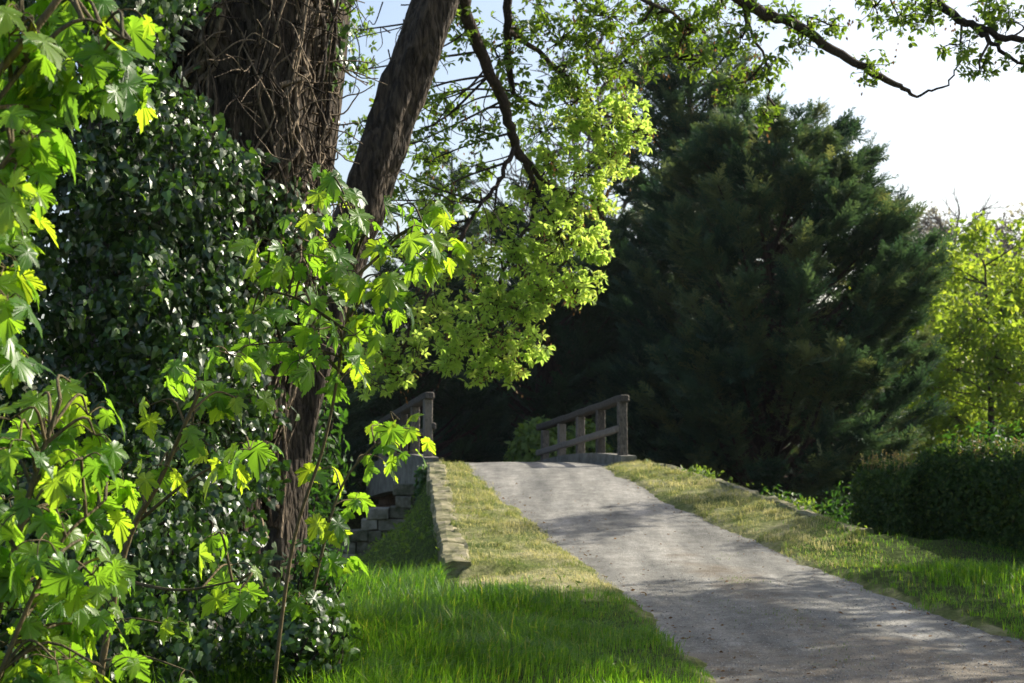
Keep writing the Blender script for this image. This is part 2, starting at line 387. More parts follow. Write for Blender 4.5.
# ------------------------------------------------------------------ the lie of the land
def table(xs, ys, sm=1.2):
    g = np.arange(-20, 500, .1); v = np.interp(g, xs, ys); k = np.exp(-0.5 * (np.arange(-40, 41) * .1 / sm) ** 2); k /= k.sum()
    vp = np.pad(v, 40, mode='edge'); v = np.convolve(vp, k, 'valid')
    return lambda y: np.interp(y, g, v)
ZR = table([-20, 11, 12, 15, 18, 21, 24, 26, 28, 30.7, 33, 37, 45], [0, 0, .01, .10, .33, .62, .86, .94, .89, .64, .35, 0, -.3])
XL = table([-20, 0, 9.1, 11, 12, 15, 18, 21, 24, 26, 31, 40], [2.2, 1.6, 1.31, 1.22, 1.12, .83, .27, -.34, -.72, -.94, -2.2, -4.6], .8)
XR = table([-20, 0, 9, 11, 12, 15, 18, 21, 24, 26, 31, 40], [8, 5.6, 4.35, 3.97, 3.80, 3.37, 2.75, 2.15, 1.77, 1.60, .4, -1.9], .8)
XK = lambda y: np.interp(y, [14.9, 25], [-.43, -1.22]) + 0 * y           # inner face of the left kerb
XQ = lambda y: np.interp(y, [16.3, 25.2], [4.0, 2.22])                    # inner face of the right kerb
KL = lambda y: ZR(y) + .06
KR = lambda y: ZR(y) + np.interp(y, [16.3, 25.2], [.24, .07])

def H(x, y, rough=True):
    x = np.asarray(x, float); y = np.asarray(y, float)
    zr = ZR(y); n = fbm(x * 1.3, y * 1.3, 3) * .05
    far = -.3 * sstep(30, 50, y) + 10 * sstep(80, 220, y)
    # left of the lane
    dl = np.maximum(0, XK(y) - .26 - x)
    hl = np.maximum(zr - .12 - .9 * dl - .5 * sstep(21, 24.5, y) * sstep(0, .5, dl), -1.7)
    left = hl * sstep(13.3, 17, y) + n
    dr = np.maximum(0, x - (XQ(y) + .25))
    hr = np.maximum(zr - .05 - .55 * dr, -1.4)
    right = np.where(y < 18, 0, hr * 1.0) * sstep(18.3, 20.5, y) + n + .12 * sstep(14, 17, y) * (1 - sstep(18.3, 20.5, y))
    # between the kerbs
    xl, xr = XL(y), XR(y)
    tl = np.clip((xl - x) / np.maximum(xl - XK(y), .1), 0, 1); tr = np.clip((x - xr) / np.maximum(XQ(y) - xr, .1), 0, 1)
    mid = zr + .022 + n * .6 + tl * .02 * sstep(14, 16, y) + tr * (KR(y) - .05 - zr) * sstep(15, 17, y) + .05 * (fbm(x * 4.5, y * 4.5, 9) + .5 * vnoise(x * 14, y * 14, 10)) * np.minimum(1, 2.5 * np.maximum(tl, tr))
    w = .35
    il = np.where(y > 14.9, x > XK(y) - .13, True); ir = np.where(y > 16.3, x < XQ(y) + .13, True)
    sL = np.where(y > 14.9, il * 1.0, sstep(-1.0, .6, x)); sR = np.where(y > 16.3, ir * 1.0, 1 - sstep(4.5, 6.5, x))
    h = np.where(x < (XL(y) + XR(y)) / 2, left * (1 - sL) + mid * sL, right * (1 - sR) + mid * sR)
    # the stream cut under the bridge and the land beyond
    cut = sstep(25.2, 26.2, y) * (1 - sstep(30.4, 31.6, y))
    h = h * (1 - cut) + np.minimum(h, -1.7) * cut
    bey = sstep(31, 33, y); onroad = 1 - sstep(2.0, 4.0, np.abs(x - (xl + xr) / 2))
    h = h * (1 - bey) + (onroad * zr + (1 - onroad) * (-.7)) * bey
    h = h * (1 - sstep(36, 50, y)) + far * sstep(36, 50, y) - 0.7 * sstep(36, 50, y) * (1 - sstep(50, 80, y))
    # bed of the lane
    d = np.minimum(x - xl, xr - x) + .20 * fbm(x * 2.2, y * 2.2, 5) + .07 * vnoise(x * 11, y * 11, 15)
    h = h - .07 * sstep(-.10, .16, d) * (1 - sstep(25, 26, y))
    return h

def axis(parts):
    a = [np.arange(s, e, st) for s, e, st in parts]
    return np.concatenate(a + [[parts[-1][1]]])
gx = axis([(-400, -60, 34), (-60, -10, 2.5), (-10, -4, .5), (-4, 7, .07), (7, 12, .5), (12, 60, 2.5), (60, 400, 34)])
gy = axis([(-60, -2, 4), (-2, 6, .5), (6, 33, .09), (33, 45, .5), (45, 100, 2.5), (100, 1000, 30)])
X, Y = np.meshgrid(gx, gy); Z = H(X, Y)
ny, nx = X.shape
ii = (np.arange(ny - 1)[:, None] * nx + np.arange(nx - 1)[None]).ravel()
verge = np.where((X > XK(Y) - .1) & (X < XQ(Y) + .2) & (Y > 12.6) & (Y < 26) & ~((X > XR(Y)) & (Y < 16.3)), 1.0, .5)
verge = np.where((Y > 12.6) & (Y < 14.9) & (X < XK(14.9) - .1), .5, verge)
verge = np.where((Y > 14) & (X < XK(Y) - .1), .5, verge)
verge = np.where((X > XQ(Y) + .1) & (Y > 18), .1, verge); verge = np.where(Y > 26, .05, verge)
verge = np.where((np.minimum(X - XL(Y), XR(Y) - X) > -.06) & (Y < 26), .9, verge)
verge = np.where((X > 4.9) & (Y < 18) & (Y > 11), .2, verge); verge = np.where((X < -2.0) & (Y < 14), .15, verge)
mb = MB(); mb.add(np.stack([X, Y, Z], -1).reshape(-1, 3), np.stack([ii, ii + 1, ii + nx + 1, ii + nx], -1), verge.ravel())
tag(mb.build("ground", M['ground'], smooth=True), "earth and turf sloping away from the lane on both sides", "ground", kind="structure")

def road_z(x, y):
    t = np.clip((x - XL(y)) / (XR(y) - XL(y)), -.09, 1.09)
    return ZR(y) - .025 * (2 * np.clip(t, 0, 1) - 1) ** 2 + .012 * fbm(x * .9, y * .6, 21) - .012 * np.exp(-((t - .25) / .08) ** 2) - .012 * np.exp(-((t - .74) / .08) ** 2)
ry = np.arange(-20, 40, .08); rt = np.linspace(-.09, 1.09, 46)
RX = XL(ry)[:, None] * (1 - rt) + XR(ry)[:, None] * rt; RY = np.repeat(ry[:, None], len(rt), 1)
RZ = road_z(RX, RY)
n_, k_ = RX.shape
ii = (np.arange(n_ - 1)[:, None] * k_ + np.arange(k_ - 1)[None]).ravel()
dirt = .40 * (1 - sstep(9.3, 12.2, RY)) + .10 + .22 * np.exp(-((rt[None] - .5) / .16) ** 2) * (1 - sstep(14, 19, RY)) * 1.0 + .16 * np.exp(-((RY - 14.5) / 1.6) ** 2) * np.exp(-((rt[None] - .55) / .3) ** 2)
mb = MB(); mb.add(np.stack([RX, RY, RZ], -1).reshape(-1, 3), np.stack([ii, ii + 1, ii + k_ + 1, ii + k_], -1), dirt.ravel())
tag(mb.build("lane", M['road'], smooth=True), "worn pale tarmac lane rising over a humpback bridge", "lane", kind="structure")

# ------------------------------------------------------------------ kerb walls
def kerb_wall(name, label, ys, xin, sgn, wid, top, depth, seed):
    mb = MB(); n = len(ys)
    prof = [(-.005, -depth), (-.005, -.02), (.03, .0), (wid * .5, .012), (wid - .03, 0), (wid, -.03), (wid + .01, -depth)]
    prof = [(0, -depth), (0, -depth * .5), (0, -.02), (.03, 0), (wid * .33, .01), (wid * .66, .01), (wid - .03, 0), (wid, -.03), (wid, -depth * .5), (wid, -depth)]
    k = len(prof); V = []
    for i, y in enumerate(ys):
        for a, (u, z) in enumerate(prof):
            jx = .035 * fbm(np.array(y * 3.1 + a * 1.7), np.array(a * .9), seed); bk = np.floor(y / .82); jx = jx + .03 * (hash2(bk, 3.0, seed) - .5) * 1.0; jz = .045 * (hash2(bk, 7.0, seed) - .5) - (.03 if (y / .82) % 1 < .13 and 1 <= a <= 8 else 0) + .05 * fbm(np.array(y * 2.3), np.array(a * .6), seed + 5)
            V.append((xin(y) + sgn * (u + jx), y, top(y) + z + jz))
    f = [(i * k + j, i * k + j + 1, (i + 1) * k + j + 1, (i + 1) * k + j) for i in range(n - 1) for j in range(k - 1)]
    mb.add(V, f, .5)
    for e, o in ((0, 1), (n - 1, -1)):
        mb.add(V[e * k:(e + 1) * k], [list(range(k))[::o]], .5)
    ob = mb.build(name, M['kerb'], smooth=False)
    return tag(ob, label, "kerb wall")
kerb_wall("kerb_wall", "low mossy stone kerb wall with a square near end, along the left verge above the grass bank", np.arange(14.9, 25.3, .06), XK, -1, .31, KL, .55, 1)
kerb_wall("kerb_wall", "thin pale stone edging along the right verge, dropping towards the clipped hedge", np.arange(16.3, 25.1, .06), XQ, 1, .2, KR, .7, 2)

# ------------------------------------------------------------------ the bridge
LX = lambda D: -.258 * D + 5.037
RXX = lambda D: -.258 * D + 5.037 + 3.51
bt = thing("stone_bridge", "small humpback bridge with pale concrete edge over stepped stone and brick abutment", "bridge", (0, 28, -1.7))
bl = np.array((0, 28, -1.7))
def side_slab(mb, x0, x1, y0, y1, ztop, zbot, rnd=.5):
    ys = np.linspace(y0, y1, 14); V = []
    for y in ys:
        for x, z in ((x0(y), zbot(y)), (x1(y), zbot(y)), (x1(y), ztop(y)), (x0(y), ztop(y))): V.append((x, y, z))
    f = [(i * 4 + j, i * 4 + (j + 1) % 4, i * 4 + 4 + (j + 1) % 4, i * 4 + 4 + j) for i in range(13) for j in range(4)]
    mb.add(V, f, rnd); mb.add(V[:4], [[3, 2, 1, 0]], rnd); mb.add(V[-4:], [[0, 1, 2, 3]], rnd)
mb = MB(); side_slab(mb, lambda y: LX(y) + .12, lambda y: RXX(y) - .12, 25.5, 31.6, lambda y: ZR(y) - .07, lambda y: ZR(y) - .42); mb.build("deck", M['concrete'], bt, loc=bl)
mb = MB(); side_slab(mb, lambda y: LX(y) - .14, lambda y: LX(y) + .115, 25.0, 31.7, lambda y: ZR(y) + .15, lambda y: ZR(y) - .55 - .004 * (y - 25)); mb.build("edge_beam", M['concrete'], bt, loc=bl)
mb = MB(); side_slab(mb, lambda y: RXX(y) - .115, lambda y: RXX(y) + .16, 25.12, 31.7, lambda y: ZR(y) + .17, lambda y: ZR(y) - .55); mb.build("edge_beam", M['concrete'], bt, loc=bl)
# stepped wing wall of stone blocks left of the bridge, brick face under the beam
mb = MB(); bh = .21; z = -1.75
r_ = np.random.default_rng(5)
while z < .42:
    x = -1.45 + r_.uniform(0, .1)
    lim = np.interp(z, [-1.7, -.9, -.55, -.15, .05, .2, .42], [-4.2, -3.4, -3.0, -2.5, -2.2, -1.8, -1.7])
    while x > lim:
        w = r_.uniform(.24, .46); yo = 25.25 + r_.uniform(-.03, .03)
        mb.beam((x - w + .002, yo + .2, z + bh / 2), (x - .002, yo + .2, z + bh / 2), .4 + r_.uniform(-.06, .06), bh - .002 - r_.uniform(0, .012), ch=.014, rnd=r_.random(), wob=.014)
        x -= w
    z += bh
mb.build("wing_wall", M['stone'], bt, loc=bl)
mb = MB()
for y0, w, m in ((25.75, 3.7, 1), (31.3, 3.7, 1)):
    for zi in range(17):
        zz = -1.75 + zi * .125; xs = LX(y0 + .1) - .02 + (.11 if zi % 2 else 0)
        while xs < RXX(y0) - .2:
            mb.beam((xs + .006, y0 + .15, zz), (xs + .216, y0 + .15, zz), .3, .112, ch=.006); xs += .225
mb.build("abutment", M['brick'], bt, loc=bl)

def railing(name, label, xf, top_near, top_far):
    th = thing(name, label, "railing", (xf(25.4), 25.4, ZR(25.4)), "timber bridge railings")
    o = np.array((float(xf(25.4)), 25.4, float(ZR(25.4))))
    Ds = [25.4 * (1 + .049 * i) for i in range(5)]
    topz = lambda D: np.interp(D, [25.4, 30.4], [top_near, top_far])
    dv = nrm(np.array([-.258, 1, 0]))
    for D in Ds:
        m = MB(); m.beam((xf(D), D, ZR(D) + .15), (xf(D), D, topz(D) - (.12 if D > 25.5 else .03)), .155, .145, up=dv, ch=.012, wob=.003); m.build("post", M['wood'], th, loc=o)
    def rail(nm, dz, h, w, off, d0, d1):
        m = MB(); a = np.array((xf(d0) + off, d0, topz(d0) + dz)); b = np.array((xf(d1) + off, d1, topz(d1) + dz - .0)); m.beam(a, b, w, h, ch=.025, wob=.004); m.build(nm, M['wood'], th, loc=o)
    rail("top_rail", -.065, .135, .19, 0, 25.27, 30.75)
    rail("middle_rail", -.62, .13, .075, -.102 if xf is RXX else .102, 25.33, 30.6)
    return th
railing("bridge_railing", "weathered timber railing on the right of the lane, on a concrete plinth before the conifers", RXX, 2.16, 1.60)
railing("bridge_railing", "weathered timber railing left of the lane, half hidden behind sycamore leaves", LX, 2.21, 1.66)

# ------------------------------------------------------------------ grass and small ground plants
def blades(mb, x, y, L, wd, lean, rnd=None, z=None, bias=None):
    n = len(x); z = H(x, y) if z is None else z
    a = rng.uniform(0, 2 * np.pi, n) if bias is None else bias + rng.normal(0, 1.1, n); d = np.stack([np.cos(a), np.sin(a), 0 * a], -1)
    side = np.stack([-d[:, 1], d[:, 0], 0 * a], -1)
    ln = np.abs(rng.normal(lean, lean * .5, n))
    P = np.stack([x, y, z - .01], -1); up = np.array([0, 0, 1.0])
    m = P + (L * .55)[:, None] * (up + d * (ln * .35)[:, None]); t = P + L[:, None] * (up * (1 - .35 * ln)[:, None] + d * ln[:, None])
    w = (wd * L ** .5)[:, None] * side
    V = np.stack([P - w, P + w, m + w * .75, m - w * .75, t], 1).reshape(-1, 3)
    k = np.arange(n)[:, None] * 5
    rnd = rng.random(n) if rnd is None else rnd
    mb.add(V, np.concatenate([k + [0, 1, 2, 3]]), np.repeat(rnd, 5))
    b = mb.n - len(V)
    mb.f.append(np.concatenate([k + [3, 2, 4]]) + b)

mb = MB()                                                     # long lawn on the left
n = 120000
x = rng.uniform(-3.6, 2.0, n); y = 15.2 - 8.2 * rng.random(n) ** .8
edge = XL(y) + .02 + .20 * fbm(x * 3, y * 2.0, 31) + rng.normal(0, .03, n)
xk = np.where(y > 14.5, XK(y) - .3, 99)
fade = 13.0 + 1.0 * fbm(x * 1.5, y * 0, 8) + .9 * fbm(x * 4, y * 2, 18) + .35 * sstep(.3, 1.2, x)
keep = (x < edge) & (x < xk) & ((y < fade + np.abs(rng.normal(0, .55, n)) * (rng.random(n) < .35)) | (x < -.7)) & (rng.random(n) < .4 + .6 * sstep(-.5, .1, fbm(x * .8, y * .8, 12)))
x, y = x[keep], y[keep]
Lg = (.12 + .16 * fbm(x * 1.3, y * 1.3, 14) + .12 * sstep(1.0, -1.2, x) ) * rng.uniform(.35, 1.5, len(x)) * (.55 + .45 * sstep(0, .8, XL(y) - x)) * np.where(x > -.7, 1 - .62 * sstep(12.3, 13.6, y), 1)
blades(mb, x, y, np.maximum(Lg, .04), .0088, .62, bias=fbm(x * .7, y * .7, 77) * 6)
tag(mb.build("grass", M['grass']), "long bright green grass of the lawn left of the lane", "grass", kind="stuff")

mb = MB(); n = 1500
x = rng.uniform(-2.4, 1.9, n); y = rng.uniform(7.2, 13.6, n); k = (x < XL(y)) & (fbm(x * 1.6, y * 1.6, 88) > .1); x, y = x[k], y[k]
mb.scatter(np.stack([x, y, H(x, y) + rng.uniform(.02, .13, len(x))], -1), rand_dirs(len(x), .2), rand_dirs(len(x), 1.5), rng.uniform(.03, .085, len(x)), LEAFLET)
tag(mb.build("weeds", M['weed']), "broad-leaved weeds scattered through the left lawn", "weeds", kind="stuff")
mb = MB()                                                     # grass by the hedge
n = 60000
x = rng.uniform(2.8, 7.5, n); y = rng.uniform(8.5, 17.5, n)
edge = XR(y) - .02 + .25 * fbm(x * 3, y * 2.0, 33) + rng.normal(0, .04, n)
keep = (x > edge) & (x < 6.4) & (rng.random(n) < .25 + .75 * sstep(-.25, .2, fbm(x * 1.1, y * 1.1, 17)))
x, y = x[keep], y[keep]
Lg = (.10 + .10 * fbm(x * 1.2, y * 1.2, 19) + .08 * sstep(.2, 1.0, x - XR(y))) * rng.uniform(.5, 1.2, len(x)) * (1 - .6 * sstep(14.2, 15.6, y))
blades(mb, x, y, np.maximum(Lg, .03), .010, .5)
tag(mb.build("grass", M['grass']), "green grass between the lane and the clipped hedge", "grass", kind="stuff")

mb = MB()                                                     # clipped dry verge grass
n = 130000
x = rng.uniform(-1.4, 4.4, n); y = rng.uniform(12.6, 25.6, n)
on_l = (x > XK(y)) & (x < XL(y) + .05 + .2 * fbm(x * 2.5, y * 2.5, 5)); on_l &= (y > 14.9) | (x > -.9)
on_r = (x > XR(y) - .05 + .2 * fbm(x * 2.5, y * 2.5, 6)) & (x < XQ(y) + .03) & (y > 14.8)
tuft = fbm(x * 2.2, y * 2.2, 44)
keep = (on_l | on_r) & (rng.random(n) < .25 + .75 * sstep(-.3, .25, tuft))
x, y, tuft = x[keep], y[keep], tuft[keep]
blades(mb, x, y, (.028 + .03 * np.maximum(tuft, -.3) + .02) * rng.uniform(.5, 1.4, len(x)), .011, 1.0, rnd=np.clip(rng.normal(.55, .22, len(x)) - .9 * fbm(x * 1.4, y * 1.4, 45), 0, 1))
for i in range(420):                                             # taller tufts and cut clumps
    yy = rng.uniform(14.9, 25.2); lft = rng.random() < .5
    xx = rng.uniform(XK(yy) - .1, XL(yy) + .05) if lft else rng.uniform(XR(yy) - .02, XQ(yy) + .1)
    m_ = rng.integers(14, 50); rr_ = rng.uniform(.03, .10); g_ = rng.uniform(.05, .75)
    blades(mb, xx + rng.normal(0, rr_, m_), yy + rng.normal(0, rr_, m_), rng.uniform(.04, .12) * rng.uniform(.5, 1.2, m_), .013, .8, rnd=np.clip(rng.normal(g_, .12, m_), 0, 1))
tag(mb.build("verge_grass", M['dry']), "short dry yellowish grass on both verges up to the bridge", "grass", kind="stuff")

mb = MB()                                                     # moss and short grass on the shaded bank
n = 40000
x = rng.uniform(-3.6, -.6, n); y = rng.uniform(14.3, 25, n)
keep = (x < XK(y) - .27); x, y = x[keep], y[keep]
blades(mb, x, y, .06 * rng.uniform(.4, 1.4, len(x)), .010, 1.1)
k2 = rng.random(len(x)) < .09; x2, y2 = x[k2], y[k2]; k2 = fbm(x2 * 1.5, y2 * 1.5, 7) > 0; x2, y2 = x2[k2], y2[k2]
mb.scatter(np.stack([x2, y2, H(x2, y2) + rng.uniform(.02, .12, len(x2))], -1), rand_dirs(len(x2), .3), rand_dirs(len(x2), 1.2), rng.uniform(.04, .11, len(x2)), LEAFLET)
tag(mb.build("bank_grass", M['weed']), "short dark grass on the shaded bank left of the kerb wall", "grass", kind="stuff")

mb = MB()                                                     # weeds along the right edging
n = 2600
y = rng.uniform(16.4, 25.0, n); x = XQ(y) + rng.normal(.2, .10, n) ; cl = fbm(y * 1.6, y * 0, 51)
k = cl + rng.normal(0, .15, n) > .12; x, y = x[k], y[k]
P = np.stack([x, y, KR(y) + rng.uniform(-.04, .07, len(x))], -1)
mb.scatter(P, rand_dirs(len(x), .6), rand_dirs(len(x), 1.0), rng.uniform(.04, .09, len(x)), DIAM)
tag(mb.build("weeds", M['weed']), "small leafy weeds along the right stone edging", "weeds", kind="stuff")

mb = MB()                                                     # loose gravel on the near lane
n = 16000
y = 7.5 + 7 * rng.random(n) ** 1.6; t = rng.random(n); x = XL(y) * (1 - t) + XR(y) * t
k = rng.random(n) < np.clip(.5 + fbm(x * 1.4, y * 1.4, 61) * 1.2, .05, 1); x, y = x[k], y[k]
OCT = (np.array([[1, 0, 0], [-1, 0, 0], [0, 1, 0], [0, -1, 0], [0, 0, .45], [0, 0, -.45]], float), np.array([[0, 2, 4], [2, 1, 4], [1, 3, 4], [3, 0, 4], [2, 0, 5], [1, 2, 5], [3, 1, 5], [0, 3, 5]]))
mb.scatter(np.stack([x, y, road_z(x, y) + .001], -1), rand_dirs(len(x)), rand_dirs(len(x), 3), (.004 + .006 * rng.random(len(x)) ** 3), OCT)
tag(mb.build("gravel", M['gravel']), "loose gravel scattered over the near end of the lane", "gravel", kind="stuff")

mb = MB()                                                     # fallen leaves, twigs and sprigs of weed on the lane
n = 900
y = 7.5 + 15 * rng.random(n) ** 1.5; t = rng.random(n); t = np.where(rng.random(n) < .5, t, np.where(t < .5, t * .25, 1 - (1 - t) * .25)); x = XL(y) * (1 - t) + XR(y) * t
mb.scatter(np.stack([x, y, road_z(x, y) + .006], -1), rand_dirs(n) * [1, 1, .15], rand_dirs(n, 2.5), .02 + .035 * rng.random(n) ** 2, DIAM)
tag(mb.build("leaf_litter", M['seed']), "small brown fallen leaves scattered on the lane", "leaf litter", kind="stuff")
mb = MB(); n = 5200
y = 8.0 + 9 * rng.random(n) ** 1.2; t = np.clip(.5 + rng.normal(0, .13, n) + .12 * fbm(y * .6, y * 0, 3), 0, 1); x = XL(y) * (1 - t) + XR(y) * t
k = fbm(x * 1.7, y * 1.7, 66) > .22; x, y = x[k], y[k]
blades(mb, x, y, rng.uniform(.012, .04, len(x)), .012, 1.0, z=road_z(x, y))
tag(mb.build("weeds", M['weed']), "sparse short weeds down the middle of the lane", "weeds", kind="stuff")

# ------------------------------------------------------------------ trees
def tree_root(name, label, cat, base, group=None):
    return thing(name, label, cat, tuple(float(v) for v in base), group), np.array(base, float)

def conifer(name, label, px, D, basez, ys, lefts, rights, nl, seed, mat, size=.62, gap=None, spr_per=22, lean=0.0):
    """ys: photo rows from top to bottom; lefts/rights: crown edge there, in pixels from the trunk"""
    r = np.random.default_rng(seed)
    X0 = (px - 512) / F * D
    root, b = tree_root(name, label, "conifer", (X0, D, basez))
    zt = EYE - (ys[0] - HOR) / F * D
    tr = MB(); tr.tube(curve([(X0, D, basez - .2), (X0 + lean * (zt - basez) * .5, D, basez + (zt - basez) * .5), (X0 + lean * (zt - basez), D, zt - .4)], 10), [.42, .25, .04], 10, ridge=.08); tr.build("trunk", M['conbark'], root, True, loc=b)
    lm = MB(); fo = MB()
    for i in range(nl):
        py = np.interp(r.random(), [0, 1], [ys[0] + 6, ys[-1]])
        z = EYE - (py - HOR) / F * D
        a = r.uniform(0, 2 * np.pi)
        ex = (np.interp(py, ys, rights) if np.cos(a) > 0 else np.interp(py, ys, lefts)) * D / F
        ey = (np.interp(py, ys, rights) + np.interp(py, ys, lefts)) * .5 * D / F
        L = r.uniform(.80, 1.04)
        tip = np.array([X0 + np.cos(a) * ex * L, D + np.sin(a) * ey * L, z])
        rr = np.hypot(tip[0] - X0, tip[1] - D)
        z0 = z - rr * r.uniform(.5, 1.1); z0 = max(z0, basez + .3)
        st = np.array([X0 + lean * (z0 - basez), D, z0]); mid = st * .45 + tip * .55 + np.array([0, 0, -.06 * rr])
        c = curve([st, mid, tip], 7)
        lm.tube(c, [.02 + .018 * rr, .015], 4)
        ns = int(spr_per * (.5 + rr / 2.2))
        t = np.clip(1 - np.abs(r.normal(0, .30, ns)), .15, 1)
        idx = t * (len(c) - 1); i0 = np.minimum(idx.astype(int), len(c) - 2); fr = (idx - i0)[:, None]
        P = c[i0] * (1 - fr) + c[i0 + 1] * fr
        d = nrm(c[-1] - c[0])
        sd = nrm(np.cross(d, [0, 0, 1])); 
        sg = r.choice([-1, 1], ns)[:, None]
        T = nrm(d * 1.0 + sg * sd * r.uniform(.2, 1.1, (ns, 1)) + r.normal(0, .28, (ns, 3)) + np.array([0, 0, .05]))
        N = nrm(np.array([0, 0, 1.0]) + r.normal(0, .4, (ns, 3)))
        limb_tone = r.uniform(.1, .8)
        s = size * r.uniform(.6, 1.3, ns) * (.7 + .3 * min(rr / 2, 1.2))
        for q in range(3):
            m_ = (np.arange(ns) % 3) == q
            fo.scatter(P[m_] + r.normal(0, 1, (m_.sum(), 3)) * [.10, .10, .07], T[m_], N[m_], s[m_], SPR[q], np.clip(limb_tone + r.normal(0, .15, m_.sum()), 0, 1))
    lm.build("limbs", M['conbark'], root, loc=b); fo.build("foliage", mat, root, loc=b)
    return root

conifer("cypress_tree", "broad dark cypress with boughs sweeping up to the right, behind the right verge", 770, 36, -1.2,
        [108, 130, 150, 190, 215, 240, 290, 310, 345, 400, 440, 480, 520], [30, 60, 80, 110, 120, 130, 150, 150, 160, 170, 170, 170, 160],
        [45, 80, 98, 104, 135, 160, 176, 165, 150, 148, 145, 130, 100], 330, 11, M['conifer'], .52, spr_per=42)
conifer("cypress_tree", "tallest cypress, its thin dark top showing sky, behind the broad one", 690, 43, -1.0,
        [40, 60, 90, 120, 150, 180, 220, 260, 320, 420, 500], [20, 55, 62, 66, 72, 75, 110, 130, 140, 150, 150],
        [25, 60, 80, 88, 92, 95, 100, 110, 120, 130, 130], 280, 12, M['conifer'], .66, spr_per=22)
conifer("yew_tree", "very dark yew beyond the bridge, in the gap between the two railings", 545, 39, -.8,
        [190, 230, 260, 300, 360, 420, 500], [20, 60, 80, 95, 105, 110, 110], [20, 60, 85, 105, 120, 125, 125], 150, 13, M['yew'], .66)
conifer("yew_tree", "dark yew behind the left railing, left of the bridge", 420, 37, -1.0,
        [250, 290, 330, 380, 440, 520], [20, 60, 80, 95, 100, 100], [15, 45, 60, 70, 80, 80], 110, 14, M['yew'], .66)
conifer("yew_tree", "dark yew behind the leaning trunk, farthest left of the dark evergreens", 300, 33, -1.0,
        [260, 300, 340, 400, 460, 540], [20, 70, 90, 100, 110, 110], [20, 50, 70, 80, 90, 90], 100, 15, M['yew'], .66)

for k_, (px, D, top, w) in enumerate(((250, 52, 250, 130), (480, 58, 300, 110), (620, 56, 270, 120), (860, 60, 330, 90))):
    conifer("yew_tree", ["dark evergreen far behind the ivy-clad trunk", "dark evergreen far behind the bridge, left of the railing's far end", "dark evergreen far behind the right railing", "dark evergreen far behind the right side of the broad cypress"][k_],
            px, D, -1, [top, top + 30, top + 80, 430, 460], [20, w * .7, w, w, w], [20, w * .7, w, w, w], 110, 50 + k_, M['yew'], 1.0, spr_per=13)

def broadleaf(name, label, cat, base, clumps, trunk_pts, trunk_r, mat, nleaf, lsize, barkm, group=None, tmpl=None, twigs=True, lsp=1.0):
    """clumps: (x, y, z, rx, ry, rz); leaves lie in small sprigs through each clump"""
    root, b = tree_root(name, label, cat, base, group)
    tr = MB(); tp = curve(trunk_pts, 8); tr.tube(tp, trunk_r, 10, ridge=.06); tr.build("trunk", barkm, root, True, loc=b)
    lm = MB(); fo = MB()
    vol = np.array([c[3] * c[4] * c[5] for c in clumps]) ** .7; vol /= vol.sum()
    for c, w in zip(clumps, vol):
        cc = np.array(c[:3]); k = np.argmin(np.linalg.norm(tp - (cc - [0, 0, .5 * c[5] + .3]), axis=1))
        k = min(k, len(tp) - 1)
        lm.tube(curve([tp[k], (tp[k] + cc) / 2 + rng.normal(0, .08, 3), cc], 5), [max(.012, .03 * max(c[3:]) ), .012], 5)
        n = max(6, int(nleaf * w)); ng = max(3, n // 9)
        d = rand_dirs(ng); rr = (rng.random(ng) ** .45)[:, None]
        G = cc + d * rr * np.array(c[3:])
        if twigs:
            for g in G[:: max(1, ng // 26)]:
                lm.tube(curve([cc, (cc + g) / 2 + rng.normal(0, .06, 3), g], 3), [.012, .005], 3)
        P = np.repeat(G, 9, 0) + rng.normal(0, .6 * lsp * lsize, (ng * 9, 3))
        T = rand_dirs(len(P), -.3); N = rand_dirs(len(P), .9)
        fo.scatter(P, T, N, lsize * rng.uniform(.6, 1.25, len(P)), tmpl or LEAFLET, np.clip(np.repeat(rng.random(ng), 9) * .6 + rng.random(len(P)) * .4, 0, 1))
    lm.build("limbs", barkm, root, loc=b); fo.build("foliage", mat, root, loc=b)
    return root

def clump_cloud(cx, cy, cz, R, Hh, n, r, seed):
    q = np.random.default_rng(seed); out = []
    for i in range(n):
        a = q.uniform(0, 2 * np.pi); z = q.uniform(-1, 1); rr = np.sqrt(max(0, 1 - z * z * .8)) * q.uniform(.35, 1)
        s = r * q.uniform(.6, 1.3)
        out.append((cx + np.cos(a) * rr * R, cy + np.sin(a) * rr * R, cz + z * Hh, s, s, s * .7))
    return out

# yellow-green trees at the right
for px, D, top, R, lab, sd in ((985, 46, 235, 2.6, "yellow-green young tree in spring leaf, directly above the hedge at the right edge", 21),
                               (915, 52, 300, 2.3, "small yellow-green tree half hidden by the right side of the broad cypress", 22),
                               (955, 58, 245, 2.6, "yellow-green tree between the cypress and the tree above the hedge, a little farther off", 24),
                               (1075, 50, 225, 3.2, "yellow-green tree cut off by the right edge of the photo", 23)):
    X0 = (px - 512) / F * D; zt = EYE - (top - HOR) / F * D; hh = (zt + .8) / 2
    broadleaf("young_broadleaf_tree", lab, "tree", (X0, D, -.7), clump_cloud(X0, D, zt - hh + .2, R * 1.15, hh * 1.0, 46, 1.05, sd),
              [(X0, D, -.9), (X0 + .2, D, 2), (X0, D, zt - 1)], [.16, .10, .03], M['yellow'], 13000, .24, M['conbark'], "yellow-green trees right of the cypresses", DIAM)

